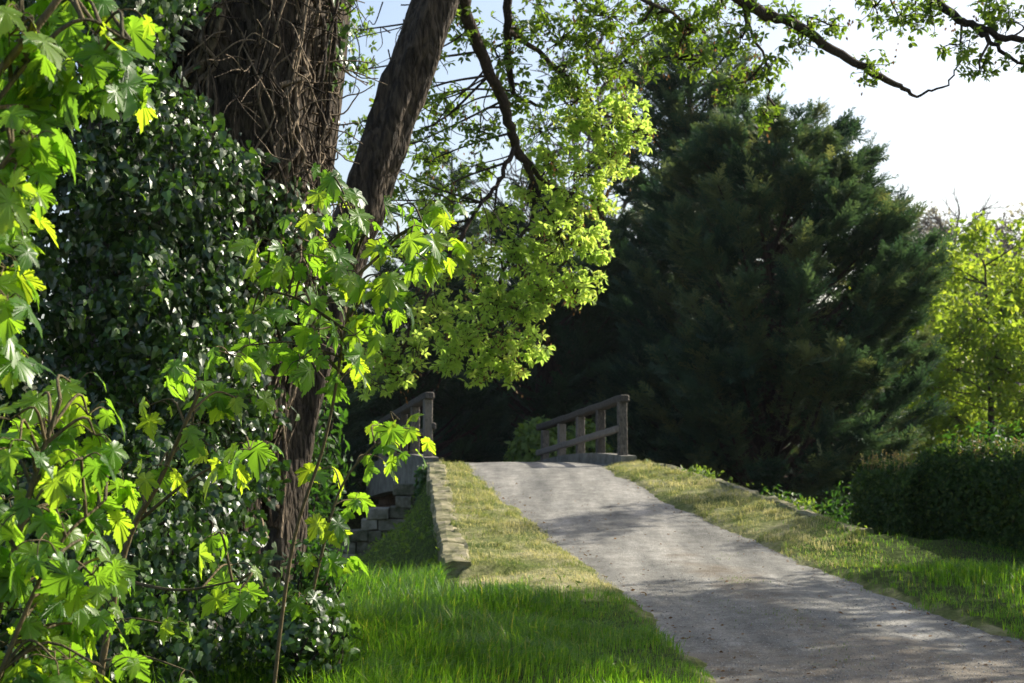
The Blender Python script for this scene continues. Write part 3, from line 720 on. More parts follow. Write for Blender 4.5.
# far leafless trees on the rise
def bare_tree(label, px, D, top, base, seed, spread):
    q = np.random.default_rng(seed); X0 = (px - 512) / F * D; zt = EYE - (top - HOR) / F * D
    bz = float(H(X0, D)) - .3
    root, b = tree_root("bare_tree", label, "tree", (X0, D, bz), "bare trees on the far rise")
    tr = MB(); Ht = zt - bz
    tr.tube([(X0, D, bz), (X0 + .2, D, bz + Ht * .5), (X0, D, zt - Ht * .15)], [.32, .2, .06], 6); tr.build("trunk", M['farbark'], root, loc=b)
    cr = MB(); fo = MB()
    for i in range(34):
        t = q.uniform(.25, .88); p0 = np.array([X0, D, bz + Ht * t]); a = q.uniform(0, 6.28); L = Ht * (1 - t * .75) * .42 * spread * q.uniform(.7, 1.2)
        d = nrm([np.cos(a), np.sin(a), q.uniform(.5, 1.2)]); p1 = p0 + d * L
        cr.tube([p0, (p0 + p1) / 2 + q.normal(0, .15, 3), p1], [.09, .04], 4)
        for j in range(11):
            s0 = p0 + (p1 - p0) * q.uniform(.35, 1); d2 = nrm(d + q.normal(0, .55, 3)); s1 = s0 + d2 * L * q.uniform(.25, .5)
            cr.tube([s0, s1], [.05, .02], 3)
            for k in range(4):
                u0 = s0 + (s1 - s0) * q.uniform(.3, 1); cr.tube([u0, u0 + nrm(d2 + q.normal(0, .6, 3)) * L * .2], [.03, .015], 3)
    cr.build("crown", M['farbark'], root, loc=b)
    return root
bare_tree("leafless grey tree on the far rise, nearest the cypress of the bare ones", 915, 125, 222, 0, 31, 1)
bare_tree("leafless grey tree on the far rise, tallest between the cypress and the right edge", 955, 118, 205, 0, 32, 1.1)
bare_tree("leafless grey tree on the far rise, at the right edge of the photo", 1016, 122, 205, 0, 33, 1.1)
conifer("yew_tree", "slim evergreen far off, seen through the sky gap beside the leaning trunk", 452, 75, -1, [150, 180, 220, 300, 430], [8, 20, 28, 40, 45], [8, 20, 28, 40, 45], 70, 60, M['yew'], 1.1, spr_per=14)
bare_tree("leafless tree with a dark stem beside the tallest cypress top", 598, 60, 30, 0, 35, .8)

for px, D, top, R_, lab in ((905, 150, 215, 5, "hazy twiggy tree on the far wooded rise, beside the broad cypress"), (940, 165, 205, 6, "hazy twiggy tree on the far wooded rise, second from the cypress"),
                            (985, 155, 212, 6, "hazy twiggy tree on the far wooded rise, third from the cypress"), (1030, 150, 200, 6, "hazy twiggy tree on the far wooded rise, cut by the right edge")):
    X0 = (px - 512) / F * D; bz = float(H(X0, D)); zt = EYE - (top - HOR) / F * D; hh = (zt - bz) / 2
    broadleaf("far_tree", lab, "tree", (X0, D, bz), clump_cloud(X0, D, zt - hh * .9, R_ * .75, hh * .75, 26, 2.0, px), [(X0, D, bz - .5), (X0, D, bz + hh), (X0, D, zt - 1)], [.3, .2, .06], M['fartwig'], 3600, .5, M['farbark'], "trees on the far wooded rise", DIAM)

# ivy mound behind the right railing, hedge
def leaf_shell(mb, cx, cy, cz, rx, ry, rz, n, size, tmpl, box=0.0, inner=.75):
    d = rand_dirs(n)
    if box:                                                       # squarer than an ellipsoid
        d = np.sign(d) * np.abs(d) ** (1 - box); d = d / np.maximum(np.max(np.abs(d), 1, keepdims=True), 1e-6) * (1 - .12 * (1 - box))
    s = (inner + (1.04 - inner) * rng.random((n, 1)))
    s = s * (1 + .07 * fbm(d[:, 0:1] * 3 + cx, d[:, 2:3] * 3 + cy, 71))
    P = np.array([cx, cy, cz]) + d * s * np.array([rx, ry, rz])
    N = nrm(d + rng.normal(0, .55, (n, 3))); T = nrm(np.cross(N, rand_dirs(n)) + np.array([0, 0, -.25]))
    mb.scatter(P, T, N, size * rng.uniform(.6, 1.3, n), tmpl)
    return P

def shrub(name, label, cat, base, shells, size, tmpl, mat, group=None):
    root, b = tree_root(name, label, cat, base, group)
    st = MB(); fo = MB()
    for sh in shells:
        leaf_shell(fo, *sh[:6], sh[6], size, tmpl, *(sh[7:]))
        for i in range(16):
            tip = np.array(sh[:3]) + rand_dirs(1, .5)[0] * np.array(sh[3:6]) * .85
            b0 = np.array([b[0] + (sh[0] - b[0]) * .7 + rng.normal(0, .08), b[1] + (sh[1] - b[1]) * .7 + rng.normal(0, .08), b[2] - .05])
            st.tube(curve([b0, (b0 + tip) / 2 + rng.normal(0, .05, 3), tip], 4), [.02, .006], 4)
    st.build("stems", M['twig'], root, loc=b); fo.build("foliage", mat, root, loc=b)
    return root
c = at(545, 445, 31); shrub("ivy_mound", "rounded ivy mound catching light behind the right railing", "ivy", (c[0], 32, -.6),
      [(c[0] - .1, 32.2, .45, .8, .8, 1.32, 3600), (c[0] + .9, 32.6, .4, .8, .8, 1.25, 3000), (c[0] - .1, 31.9, -.1, .6, .6, .8, 1200)], .13, IVY, M['weed'])

def hedge(name, label, p0, p1, wid, hgt, n, shoots, seed):
    p0 = np.array(p0, float); p1 = np.array(p1, float); mid = (p0 + p1) / 2; base = (mid[0], mid[1], float(H(mid[0], mid[1])))
    root, b = tree_root(name, label, "hedge", base, "clipped hedge right of the lane")
    L = np.linalg.norm(p1 - p0); ax = (p1 - p0) / L; nr = np.array([-ax[1], ax[0]])
    fo = MB(); st = MB(); sh = MB()
    # leaves through a rounded box shell
    m = n; u = rng.uniform(-.04, 1.04, m); face = rng.random(m); dep = rng.random(m) ** 1.4 * .42
    a = rng.uniform(-1, 1, m); v = rng.random(m)
    su = np.where(face < .42, -wid / 2 + dep, np.where(face < .62, wid / 2 - dep, a * wid / 2)); sv = np.where(face < .62, v * hgt, hgt - dep)
    end = rng.random(m) < .14; u = np.where(end, np.where(rng.random(m) < .5, dep / L, 1 - dep / L), u)
    su = np.where(end, a * wid / 2, su); sv = np.where(end, v * hgt, sv)
    cr = np.maximum(0, np.abs(su) / (wid / 2) + sv / hgt - 1.55); sv = sv - cr * .35 * hgt; su = su * (1 - cr * .25)
    wob = .17 * fbm(u * L * 1.1 + seed, sv * 1.7, 80 + seed)
    q = p0[None] + ax[None] * (u * L)[:, None] + nr[None] * (su * (1 + wob * 2))[:, None]
    P = np.column_stack([q, b[2] + sv * (1 + wob) + .02])
    out = np.column_stack([nr[None] * (su / wid)[:, None] * 2, (sv / hgt - .45)])
    N = nrm(out + rng.normal(0, .6, (m, 3))); T = nrm(np.cross(N, rand_dirs(m)) + np.array([0, 0, .3]))
    fo.scatter(P, T, N, .058 * rng.uniform(.6, 1.4, m), DIAM)
    for i in range(int(L * 14)):
        t = rng.random(); q0 = p0 + ax * t * L + nr * rng.normal(0, .1); q1 = q0 + ax * rng.normal(0, .12) + nr * rng.normal(0, .2)
        st.tube(curve([(*q0, b[2] - .03), ((q0 + q1)[0] / 2, (q0 + q1)[1] / 2, b[2] + hgt * .5), (*q1, b[2] + hgt * .9)], 4), [.018, .006], 4)
    # unclipped shoots standing up out of the top
    for i in range(shoots):
        t = rng.random(); s = rng.uniform(-.45, .45) * wid; q0 = p0 + ax * t * L + nr * s
        hh = rng.uniform(.08, .36) * (.6 + .6 * vnoise(np.array(t * L * 2), np.array(0.), 5) + .3); z0 = b[2] + hgt * .93; a_ = rng.normal(0, .16, 2)
        top = np.array([q0[0] + a_[0] * hh, q0[1] + a_[1] * hh, z0 + hh]); bt_ = np.array([*q0, z0])
        sh.tube([bt_, top], [.004, .002], 3)
        k = int(5 + hh * 30); tt = rng.uniform(.25, 1, k)[:, None]
        sh.scatter(bt_ + (top - bt_) * tt, rand_dirs(k, .9), rand_dirs(k, .3), rng.uniform(.018, .036, k), DIAM)
    st.build("stems", M['twig'], root, loc=b); fo.build("foliage", M['hedge'], root, loc=b); sh.build("shoots", M['shoot'], root, loc=b)
    return root
hedge("clipped_hedge", "rounded end bush of the clipped hedge, its right side catching sunlight", (4.75, 18.2), (5.2, 17.4), 1.0, 1.0, 20000, 90, 1)
hedge("clipped_hedge", "long dark clipped hedge with reddish shoots, running out of the photo", (5.6, 17.6), (8.9, 13.6), 1.3, 1.26, 80000, 460, 2)

# trees outside the right edge whose shade falls on the lane
def shade_tree(label, x, y, zc, R, Hh, nl, seed, n=26, r=.9, ls=.17):
    return broadleaf("roadside_tree", label, "tree", (x, y, 0), clump_cloud(x, y, zc, R, Hh, n, r, seed),
                     [(x, y, -.2), (x + .15, y, zc * .6), (x, y, zc + Hh * .5)], [.2, .14, .05], M['shrub'], nl, ls, M['bark'], "trees outside the right edge", DIAM)
shade_tree("leafy tree outside the right edge, nearest the hedge, shading the lower lane", 11.0, 16.4, 5.7, 1.9, 4.5, 15000, 41, 44, .95)
shade_tree("leafy tree outside the right edge, nearer the viewer, shading the lawn", 10.8, 13.5, 5.7, 1.8, 4.3, 5500, 42, 26, .85)
shade_tree("thin leafy tree outside the right edge, beyond the hedge, throwing streaks on the ramp", 12.4, 23.4, 6.0, 2.4, 3.2, 7000, 43, 30, .6)

# ------------------------------------------------------------------ the leaning tree with overhanging spring foliage
root, b = tree_root("leaning_maple", "leaning dark-barked tree with bright yellow-green spring leaves overhanging the lane", "tree", at(268, 610, 13))
tp = curve([at(258, 640, 13), at(272, 560, 13), at(290, 430, 13), at(325, 310, 13), at(362, 205, 13), at(402, 95, 13), at(437, 0, 13), at(478, -130, 13.2), at(500, -260, 13.4)], 10)
mb = MB(); mb.tube(tp, [.34, .28, .23, .215, .21, .205, .20, .19, .18], 36, ridge=.17, seed=4); mb.build("trunk", M['bark'], root, True, loc=b)
mb = MB()
LIMBS = [
    ([at(455, -70, 13.1), at(462, 0, 13.6), at(485, 60, 14.0), at(503, 100, 14.3), at(515, 145, 14.6), at(530, 175, 14.8), at(533, 215, 15)], [.075, .06, .05, .018]),
    ([at(486, -150, 13.2), at(505, -60, 13.8), at(508, 30, 14.2), at(512, 90, 14.6), at(545, 108, 15)], [.09, .05, .035, .012]),
    ([at(515, 145, 14.6), at(500, 180, 14.4), at(470, 220, 14.2), at(462, 260, 14.2)], [.03, .02, .008]),
    ([at(508, 30, 14.2), at(560, 70, 15), at(600, 110, 15.4), at(640, 125, 15.6)], [.03, .02, .008]),
    ([at(515, 145, 14.6), at(550, 185, 15), at(590, 200, 15.3), at(610, 230, 15.3)], [.03, .02, .008]),
    ([at(530, 175, 14.8), at(560, 240, 15), at(575, 285, 15)], [.022, .014, .006]),
    ([at(533, 215, 15), at(500, 280, 14.8), at(505, 345, 14.8), at(510, 380, 14.8)], [.022, .016, .006]),
    ([at(470, 220, 14.2), at(430, 290, 14), at(405, 345, 14), at(390, 380, 14)], [.022, .016, .006]),
    ([at(486, -150, 13.2), at(600, -110, 13.4), at(740, 0, 13.6), at(790, 22, 13.7), at(850, 60, 13.8), at(890, 82, 13.9), at(917, 97, 14)], [.12, .08, .056, .050, .042, .032, .014]),
    ([at(600, -110, 13.4), at(800, -120, 13.3), at(935, 0, 13.2), at(975, 27, 13.2), at(1030, 40, 13.2), at(1090, 30, 13.2)], [.08, .06, .042, .036, .03, .02]),
    ([at(975, 27, 13.2), at(1000, 50, 13.1), at(1030, 72, 13.1)], [.03, .02, .012]),
    ([at(600, -110, 13.4), at(620, -20, 13.6), at(680, 20, 13.8), at(690, 70, 13.9)], [.04, .02, .008]),
    ([at(740, 0, 13.6), at(765, 60, 13.8), at(770, 110, 13.9)], [.02, .012, .006]),
    ([at(917, 97, 14), at(950, 80, 14), at(970, 40, 13.8)], [.014, .01, .005]),
    ([at(486, -150, 13.2), at(540, -90, 14), at(575, 0, 14.8), at(590, 60, 15.2)], [.05, .03, .01]),
]
lp = []
for pts, rr in LIMBS:
    c = curve(pts, 7); c[1:-1] += rng.normal(0, .012, (len(c) - 2, 3)); mb.tube(c, rr, 7); lp.append(c)
LP = np.vstack(lp); LPL = np.vstack(lp[:5])
mb.build("limbs", M['twig'], root, True, loc=b)
# clumps: px, py, depth, radius px, number of rosettes
BRIGHT = [(545, 130, 15, 38, 60), (600, 130, 15.3, 36, 70), (635, 132, 15.5, 24, 46), (585, 175, 15.3, 34, 66), (550, 165, 15, 30, 50), (610, 160, 15.5, 28, 46),
          (555, 235, 15, 36, 80), (590, 235, 15.2, 22, 34), (580, 285, 15, 26, 52), (545, 290, 15, 28, 56), (520, 310, 14.9, 28, 60), (490, 300, 14.8, 32, 66), (500, 350, 14.8, 28, 60),
          (510, 372, 14.8, 16, 26), (465, 335, 14.6, 30, 56), (440, 310, 14.4, 28, 44), (450, 360, 14.5, 20, 24), (415, 345, 14, 30, 34), (400, 375, 14, 22, 20), (375, 385, 14, 22, 16), (480, 260, 14.6, 28, 44),
          (450, 250, 14.4, 24, 26), (515, 255, 14.8, 26, 40), (530, 200, 14.9, 28, 40), (570, 95, 15.2, 26, 34), (380, 350, 14, 30, 30), (600, 200, 15.3, 18, 24), (495, 215, 14.6, 26, 26), (430, 270, 14.3, 26, 34), (405, 300, 14, 24, 30), (425, 215, 14.4, 22, 20), (540, 260, 15, 24, 30),
          (570, 205, 15.1, 26, 34), (535, 345, 14.9, 20, 26), (475, 370, 14.6, 20, 24), (625, 105, 15.4, 24, 30), (585, 120, 15.2, 26, 36), (600, 255, 15.2, 14, 16)]
DULL = [(500, 60, 14.3, 34, 24), (560, 40, 14.8, 36, 36), (600, 75, 15.2, 30, 30), (470, 30, 13.8, 34, 20), (540, 5, 14.5, 34, 26), (480, 130, 14.2, 30, 22), (430, 130, 14, 24, 14), (440, 100, 14, 26, 12), (460, 200, 14.2, 24, 16), (415, 190, 13.8, 22, 14),
        (610, 15, 14.5, 34, 34), (650, 15, 14, 26, 24), (680, 35, 13.9, 24, 26), (700, 60, 13.9, 24, 22), (655, 60, 14, 22, 16), (740, 40, 13.7, 26, 26), (765, 75, 13.8, 24, 24), (730, 85, 13.9, 24, 18), (765, 115, 13.9, 18, 12), (800, 45, 13.7, 24, 16), (830, 25, 13.7, 22, 16),
        (870, 65, 13.8, 22, 14), (900, 20, 13.4, 30, 26), (930, 15, 13.2, 26, 22), (960, 45, 13.2, 24, 18), (980, 70, 13.1, 22, 14), (1010, 20, 13.2, 26, 18), (990, 5, 13.2, 24, 16), (1020, 60, 13.1, 20, 10), (875, 5, 13.6, 24, 16), (715, 10, 13.7, 26, 20), (380, 160, 14.5, 24, 12), (395, 240, 14.5, 26, 18), (362, 70, 14.6, 22, 10), (372, 120, 14.6, 22, 10), (355, 200, 14.4, 20, 12), (352, 145, 14.4, 18, 8),
        (425, 55, 13.9, 26, 16), (360, 30, 14.8, 24, 14), (385, 200, 14.8, 26, 22), (430, 160, 15, 24, 20), (410, 100, 15, 24, 14), (440, 190, 15, 28, 24), (475, 165, 15, 26, 22), (455, 110, 15, 26, 18), (400, 150, 15.5, 26, 16), (450, 15, 13.8, 30, 16), (520, 30, 14.4, 34, 26), (585, 45, 14.9, 32, 30), (625, 65, 15, 30, 28), (640, 40, 14.6, 30, 26), (560, 75, 14.9, 30, 28), (520, 95, 14.6, 28, 22), (670, 10, 13.9, 28, 24), (700, 25, 13.9, 26, 20), (790, 15, 13.7, 26, 16), (600, 5, 14.6, 30, 26), (750, 10, 13.7, 24, 16)]
def hang(clumps, fo, tw, sd, size, mul):
    for px, py, D, rp, n in clumps:
        cc = at(px, py, D); R = rp / F * D
        k = np.argmin(np.linalg.norm(LP - cc - np.array([0, 0, .15]), axis=1))
        tw.tube(curve([LP[k], (LP[k] + cc) / 2 + rng.normal(0, .08, 3), cc], 4), [.014, .007], 4)
        n = int(n * mul); d = rand_dirs(n); P = cc + d * (rng.random((n, 1)) ** .5) * np.array([R, R * 1.3, R * .85])
        for p in P[::2]:
            tw.tube([cc + (p - cc) * .15, (cc + p) / 2 + rng.normal(0, .03, 3), p], [.006, .003], 3)
        T = rand_dirs(n); N = rand_dirs(n, 1.6)
        for q in range(3):
            s = np.arange(n) % 3 == q
            fo.scatter(P[s], T[s], N[s], size * rng.uniform(.6, 1.25, s.sum()), ROS[q], np.clip(rng.normal(.5, .15) + rng.normal(0, .18, s.sum()), 0, 1))
        if sd is not None:
            m = max(1, n // 12)
            Q = cc + rand_dirs(m) * R * .8
            Q = np.repeat(Q, 7, 0) + rng.normal(0, 1, (m * 7, 3)) * np.array([.03, .03, .07])
            sd.scatter(Q, nrm(rng.normal(0, .3, (m * 7, 3)) + np.array([0, 0, -1])), rand_dirs(m * 7), rng.uniform(.03, .055, m * 7), DIAM)
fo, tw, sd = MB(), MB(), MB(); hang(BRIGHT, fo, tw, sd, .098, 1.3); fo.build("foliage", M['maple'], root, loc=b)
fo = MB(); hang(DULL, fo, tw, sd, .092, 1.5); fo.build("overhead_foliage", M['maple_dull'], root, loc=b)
for i in range(44):                                              # bare hanging twigs beside the trunk
    p = LPL[rng.integers(len(LPL))] if i > 34 else at(rng.uniform(345, 480), rng.uniform(0, 200), rng.uniform(13.2, 14.5))
    e = p + np.array([rng.normal(0, .4), rng.normal(0, .3), -rng.uniform(.15, .6)])
    tw.tube(curve([p, p * .7 + e * .3 + rng.normal(0, .07, 3), p * .35 + e * .65 + rng.normal(0, .09, 3), e], 4), [.009, .003], 3)
twg = tw.build("twigs", M['twig'], root, loc=b); sd.build("seed_clusters", M['seed'], twg, loc=b)

# ------------------------------------------------------------------ ivy-clad old tree at the left
root, b = tree_root("ivy_clad_tree", "massive old trunk smothered in dark ivy and tangled dead ivy stems at the left", "tree", (-2.15, 10.6, 0))
mb = MB()
mb.tube(curve([(-2.7, 10.8, -.3), (-2.55, 10.7, 1.2), (-2.12, 10.6, 3), (-1.95, 10.6, 5.2), (-1.9, 10.6, 8)], 12), [.80, .62, .55, .52, .45], 40, ridge=.16, seed=9)
mb.tube(curve([(-2.6, 11.2, -.2), (-2.2, 11.2, 1.6), (-1.66, 11.2, 3.4), (-1.42, 11.2, 5.5), (-1.3, 11.2, 8)], 12), [.24, .20, .18, .17, .14], 18, ridge=.10, seed=10)
mb.tube(curve([(-3.3, 10.6, -.2), (-3.1, 10.6, 2), (-2.9, 10.6, 4), (-3.0, 10.5, 8)], 12), [.40, .34, .32, .28], 24, ridge=.14, seed=12)
mb.build("trunk", M['bark'], root, True, loc=b); itk = root.children[0]
mb = MB(); q = np.random.default_rng(3)
tc = lambda z: np.interp(z, [-.3, 1.2, 3, 5.2, 8], [-2.7, -2.55, -2.12, -1.95, -1.9])
tr_ = lambda z: np.interp(z, [-.3, 1.2, 3, 5.2, 8], [.80, .62, .55, .52, .45])
for i in range(130):                                             # climbing stems hugging the trunk
    a = q.uniform(-3.3, .9); z0 = q.uniform(.6, 4.2); z1 = z0 + q.uniform(.8, 3.5); pts = []
    for z in np.linspace(z0, z1, 9):
        a += q.normal(0, .17); R = tr_(z) * 1.06 + q.uniform(0, .16)
        pts.append((tc(z) + np.cos(a) * R, 10.65 + np.sin(a) * R, z))
    mb.tube(curve(pts, 3), [.006 + .034 * q.random() ** 2, .006], 5)
for i in range(330):                                             # curling dead side twigs
    z = q.uniform(2.2, 6); a = q.uniform(-3.2, .6); R = tr_(z)
    p = np.array([tc(z) + np.cos(a) * R, 10.65 + np.sin(a) * R, z]); pts = [p]; d = nrm([np.cos(a), np.sin(a), q.normal(0, .6)])
    for s in range(5):
        d = nrm(d + q.normal(0, .5, 3)); p = p + d * q.uniform(.05, .15) + np.array([0, 0, -.02]); pts.append(p)
    mb.tube(curve(pts, 3), [.008, .004], 4)
mb.build("ivy_stems", M['vine'], itk, True, loc=b)
# the ivy itself: a thick uneven curtain over the trunk's left and front, and over the foot of the tree
fo = MB()
def curtain(n, pxr, pyr, Dfun, size, keep=None):
    px = rng.uniform(*pxr, n); py = rng.uniform(*pyr, n)
    k = keep(px, py) if keep else np.ones(n, bool); px, py = px[k], py[k]; n = len(px)
    D = Dfun(px, py) + rng.random(n) ** 1.4 * .55 + .35 * fbm(px / 38, py / 38, 91)
    P = np.stack([(px - 512) / F * D, D, EYE - (py - HOR) / F * D], -1); P = P[P[:, 2] > .02]; n = len(P)
    N = nrm(np.array([.50, -.7, .42]) + rng.normal(0, .62, (n, 3))); T = nrm(np.array([0, -.25, -1]) + rng.normal(0, .75, (n, 3)))
    fo.scatter(P, T, N, size * rng.uniform(.4, 1.5, n), IVY, np.clip(rng.random(n) ** 1.4, 0, 1))
edge = lambda px, py: px < np.interp(py, [-60, 0, 60, 110, 150, 200, 260, 330, 420, 520, 600, 683], [205, 205, 165, 205, 250, 292, 298, 278, 262, 262, 290, 340]) + 30 * fbm(px * 0, py / 22, 4) + rng.normal(0, 9, len(px))
curtain(40000, (-90, 345), (-60, 700), lambda px, py: 9.4 - .0022 * (300 - px) + .6 * sstep(150, 330, px) - .9 * sstep(430, 683, py), .060, edge)
n = 5200; z = rng.uniform(2.2, 6.4, n); a = rng.uniform(-2.9, .5, n); k = fbm(a * 1.6, z * 1.3, 14) + .35 * sstep(3.6, 2.6, z) > .12; z, a = z[k], a[k]; n = len(z); R_ = tr_(z) + rng.uniform(.05, .28, n)
fo.scatter(np.stack([tc(z) + np.cos(a) * R_, 10.65 + np.sin(a) * R_, z], -1), nrm(rng.normal(0, .5, (n, 3)) + [0, 0, -1]), nrm(np.stack([np.cos(a), np.sin(a), 0 * a + .4], -1) + rng.normal(0, .4, (n, 3))), .07 * rng.uniform(.5, 1.3, n), IVY)
fo.build("ivy_leaves", M['ivy'], root, loc=b)

# ------------------------------------------------------------------ undergrowth beyond the trunk foot
def leafy(name, label, base, px, py, D, rx, ry, n, size, mat, tmpl=None, cat="shrub"):
    c = at(px, py, D); return shrub(name, label, cat, base, [(c[0], c[1], c[2], rx, rx, ry, n, 0.0, .35)], size, tmpl or LEAFLET, mat)
leafy("shrub", "dark leafy shrub right of the leaning trunk, in front of the stepped stone wall", (-3.0, 15.6, -.9), 303, 470, 16.5, .55, 1.25, 1300, .13, M['shrub'])
leafy("shrub", "dark leafy shrub growing at the foot of the leaning trunk", (-1.9, 11.9, 0), 318, 585, 12, .30, .5, 500, .10, M['shrub'])
leafy("shrub", "low dark ivy-like shrub at the lower left edge of the lawn", (-1.35, 8.4, 0), 300, 640, 8.6, .36, .30, 1100, .06, M['ivy'], IVY)
shrub("shrub", "green shrub between the cypress and the hedge, in shade", "shrub", (9.2, 27, -1.2), [(9.2, 27, .2, 1.5, 1.2, 1.5, 3000, 0.0, .4), (10.6, 27.6, .1, 1.3, 1.2, 1.4, 2600, 0.0, .4)], .15, LEAFLET, M['shrub'])
shrub("shrub", "dark low shrub at the foot of the broad cypress beyond the right edging", "shrub", (7.4, 28, -1.3), [(7.2, 28.5, -.6, 1.2, 1.0, 1.1, 2200, 0.0, .4), (5.6, 29, -.7, 1.2, 1.0, 1.0, 2000, 0.0, .4)], .13, LEAFLET, M['shrub'])
c = at(424, 495, 24.2); shrub("creeper", "green creeper hanging at the far end of the left kerb wall", "creeper", (c[0] - .1, 24.3, 0.1), [(c[0], 24.2, c[2] + .05, .16, .3, .5, 500)], .08, IVY, M['shrub'])

# ------------------------------------------------------------------ sycamore saplings in the foreground
def sapling(label, base, stems, clusters, size, nleaf, spread):
    root, b = tree_root("sycamore_sapling", label, "sapling", base, "sycamore saplings at the left")
    st = MB(); fo = MB(); pt = []
    for s, r0 in stems:
        c = curve(s, 8); st.tube(c, [r0, r0 * .4], 7); pt.append(c)
    pt = np.vstack(pt)
    for px, py, D in clusters:
        cc = at(px, py, D)
        w = np.linalg.norm(pt - cc, axis=1) + .6 * np.maximum(0, pt[:, 2] - cc[2] + .05); k = np.argmin(w)
        m = (pt[k] + cc) / 2 + np.array([0, 0, .05]) + rng.normal(0, .02, 3)
        st.tube(curve([pt[k], m, cc], 4), [.006, .003], 5)
        n = rng.integers(nleaf - 1, nleaf + 2)
        for j in range(n):
            a = 2 * np.pi * j / n + rng.normal(0, .35); o = np.array([np.cos(a), np.sin(a), 0]) * spread * rng.uniform(.4, 1.1); o[2] = rng.uniform(-.6, .45) * spread
            s = size * rng.uniform(.45, 1.2); p = cc + o
            st.tube(curve([cc, cc + o * .6 + np.array([0, 0, .015]), p], 3), [.0022, .0016], 4)
            T = nrm(np.array([np.cos(a) * .6, np.sin(a) * .6, -.75]) + rng.normal(0, .3, 3))
            N = nrm(np.array([np.cos(a) * .5, np.sin(a) * .5, .75]) + rng.normal(0, .4, 3))
            fo.scatter(p[None], T[None], N[None], s, SYC[rng.integers(8)])
    st.build("stems", M['stem'], root, True, loc=b); fo.build("foliage", M['syc'], root, True, loc=b)
    return root
A = [(20, 15), (75, 12), (118, 10), (110, 55), (120, 85), (45, 60), (15, 85), (5, 125), (30, 140), (12, 195), (18, 225), (5, 255), (8, 300), (4, 345), (-10, 180), (-15, 60), (60, -15), (20, -30)]
sapling("foreground sycamore branch with large backlit leaves in the top left corner", (-1.75, 3.3, 0),
        [([(-1.75, 3.3, 0), (-1.62, 3.35, 1.2), (-1.45, 3.4, 2.2), (-1.1, 3.45, 2.75)], .022), ([(-1.45, 3.4, 2.2), at(60, 30, 3.5), at(130, 40, 3.6)], .008), ([(-1.5, 3.4, 2.0), at(30, 130, 3.4)], .007)],
        [(x, y, rng.uniform(3.3, 3.8)) for x, y in A + [(50, 20), (95, 35), (35, 110), (20, 165), (60, 90), (8, 270), (-5, 320), (25, 60), (90, 75), (10, 35)]], .100, 6, .075)
Bc = [(10, 420), (35, 405), (75, 385), (95, 435), (82, 460), (15, 475), (55, 515), (30, 555), (92, 575), (108, 625), (40, 640), (62, 600), (12, 610), (15, 668), (70, 660), (100, 500), (60, 470), (85, 540), (30, 510), (-10, 450), (-10, 540), (-5, 640)]
sapling("foreground sycamore sapling with glossy leaves at the lower left edge", (-1.55, 3.9, 0),
        [([(-1.55, 3.9, 0), (-1.5, 3.9, .8), (-1.38, 3.95, 1.4), at(60, 400, 4.0)], .016), ([(-1.5, 3.9, .8), at(50, 560, 3.9), at(105, 500, 4.0)], .008)],
        [(x, y, rng.uniform(3.7, 4.3)) for x, y in Bc + [(20, 440), (50, 425), (70, 500), (45, 580), (75, 620), (25, 650), (95, 600), (55, 660), (110, 560), (5, 500), (40, 540), (88, 415), (120, 470), (5, 580), (105, 670)]], .095, 5, .08)
Cc = [(332, 190), (352, 225), (305, 225), (275, 270), (252, 315), (300, 285), (322, 305), (352, 355), (330, 340), (290, 345), (400, 205), (428, 235), (398, 235), (380, 275), (430, 262), (408, 268), (310, 255), (345, 375), (328, 172), (365, 320), (290, 300), (270, 240), (375, 240), (345, 270), (440, 210), (390, 310), (250, 345)]
sapling("sycamore sapling with lobed leaves lit through in front of the two trunks", (-1.45, 6.3, 0),
        [([at(262, 800, 6.3) * [1, 1, 0] + [0, 0, 0], at(290, 560, 6.2), at(325, 440, 6.1), at(345, 330, 6.0), at(360, 230, 6.0)], .010), ([at(345, 330, 6), at(300, 300, 5.9), at(265, 290, 5.9)], .008), ([at(352, 280, 6), at(400, 240, 6.1), at(435, 235, 6.2)], .008)],
        [(x, y, rng.uniform(5.6, 6.4)) for x, y in Cc + [(345, 205), (320, 240), (290, 265), (340, 290), (315, 330), (355, 335), (415, 225), (445, 245), (265, 300), (300, 360)]], .106, 5, .085)
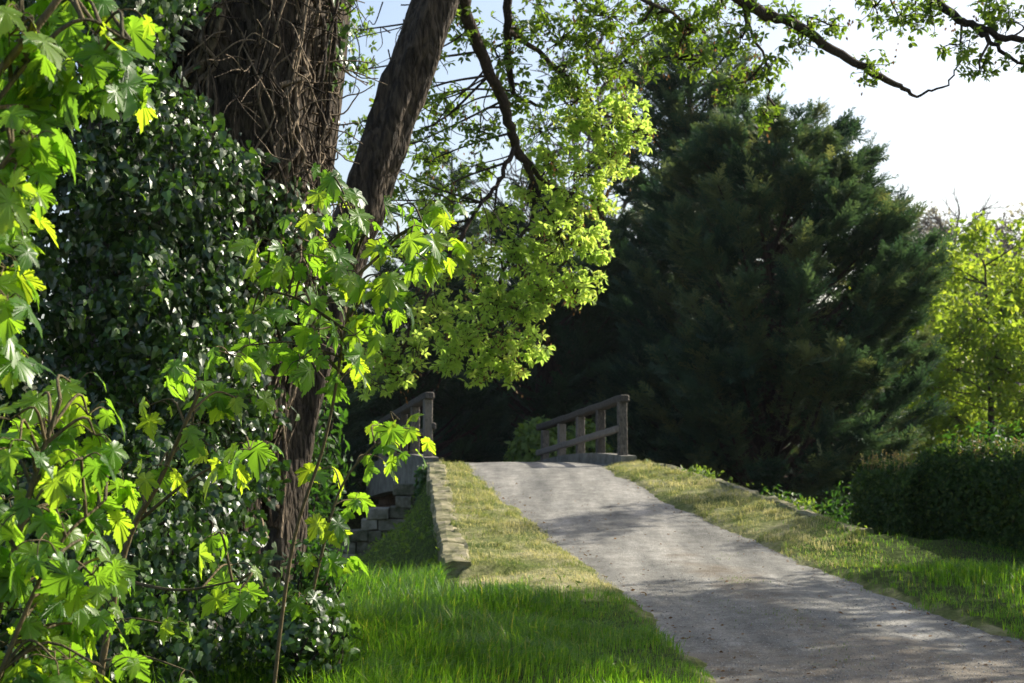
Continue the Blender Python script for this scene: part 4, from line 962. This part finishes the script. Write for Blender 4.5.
Dc = [(230, 355), (200, 380), (215, 405), (250, 450), (228, 470), (208, 445), (192, 425), (240, 590), (232, 565), (170, 625), (215, 535), (160, 465), (150, 405), (240, 400), (175, 370), (185, 670), (150, 500)]
sapling("sycamore sapling with drooping leaves in front of the ivy, left of the trunks", (-1.75, 5.6, 0),
        [([(-1.75, 5.6, 0), at(120, 570, 5.5), at(160, 480, 5.4), at(200, 390, 5.3)], .016), ([at(140, 520, 5.5), at(190, 480, 5.3), at(245, 450, 5.2)], .008), ([at(120, 580, 5.5), at(180, 590, 5.3), at(240, 580, 5.2)], .008)],
        [(x, y, rng.uniform(5.0, 5.7)) for x, y in Dc], .10, 4, .075)
Ec = [(388, 440), (402, 455), (415, 430), (378, 425), (400, 420), (372, 455), (320, 470), (330, 520), (345, 560), (320, 560), (300, 600), (355, 500)]
sapling("small sycamore sapling whose leaves hang before the left railing", (-1.3, 8.6, 0),
        [([(-1.35, 8.6, 0), at(320, 560, 8.6), at(345, 480, 8.5), at(395, 425, 8.4)], .012)],
        [(x, y, rng.uniform(8.2, 8.8)) for x, y in Ec], .13, 4, .10)

# ------------------------------------------------------------------ the hazy air
mb = MB(); lo = (-420, -70, -3.2); hi = (420, 1010, 26)
v = [(x, y, z) for z in (lo[2], hi[2]) for y in (lo[1], hi[1]) for x in (lo[0], hi[0])]
mb.add(v, [(0, 2, 3, 1), (4, 5, 7, 6), (0, 1, 5, 4), (2, 6, 7, 3), (0, 4, 6, 2), (1, 3, 7, 5)])
hm = bpy.data.materials.new("hazy_air"); hm.use_nodes = True; hn = hm.node_tree.nodes; hn.remove(hn["Principled BSDF"])
pv = hn.new("ShaderNodeVolumePrincipled"); pv.inputs["Color"].default_value = (.86, .92, 1, 1); pv.inputs["Density"].default_value = .00015; pv.inputs["Anisotropy"].default_value = .0
hm.node_tree.links.new(pv.outputs[0], hn["Material Output"].inputs["Volume"])
tag(mb.build("haze", hm), "thin bright haze in the air towards the far trees", "haze", kind="stuff")
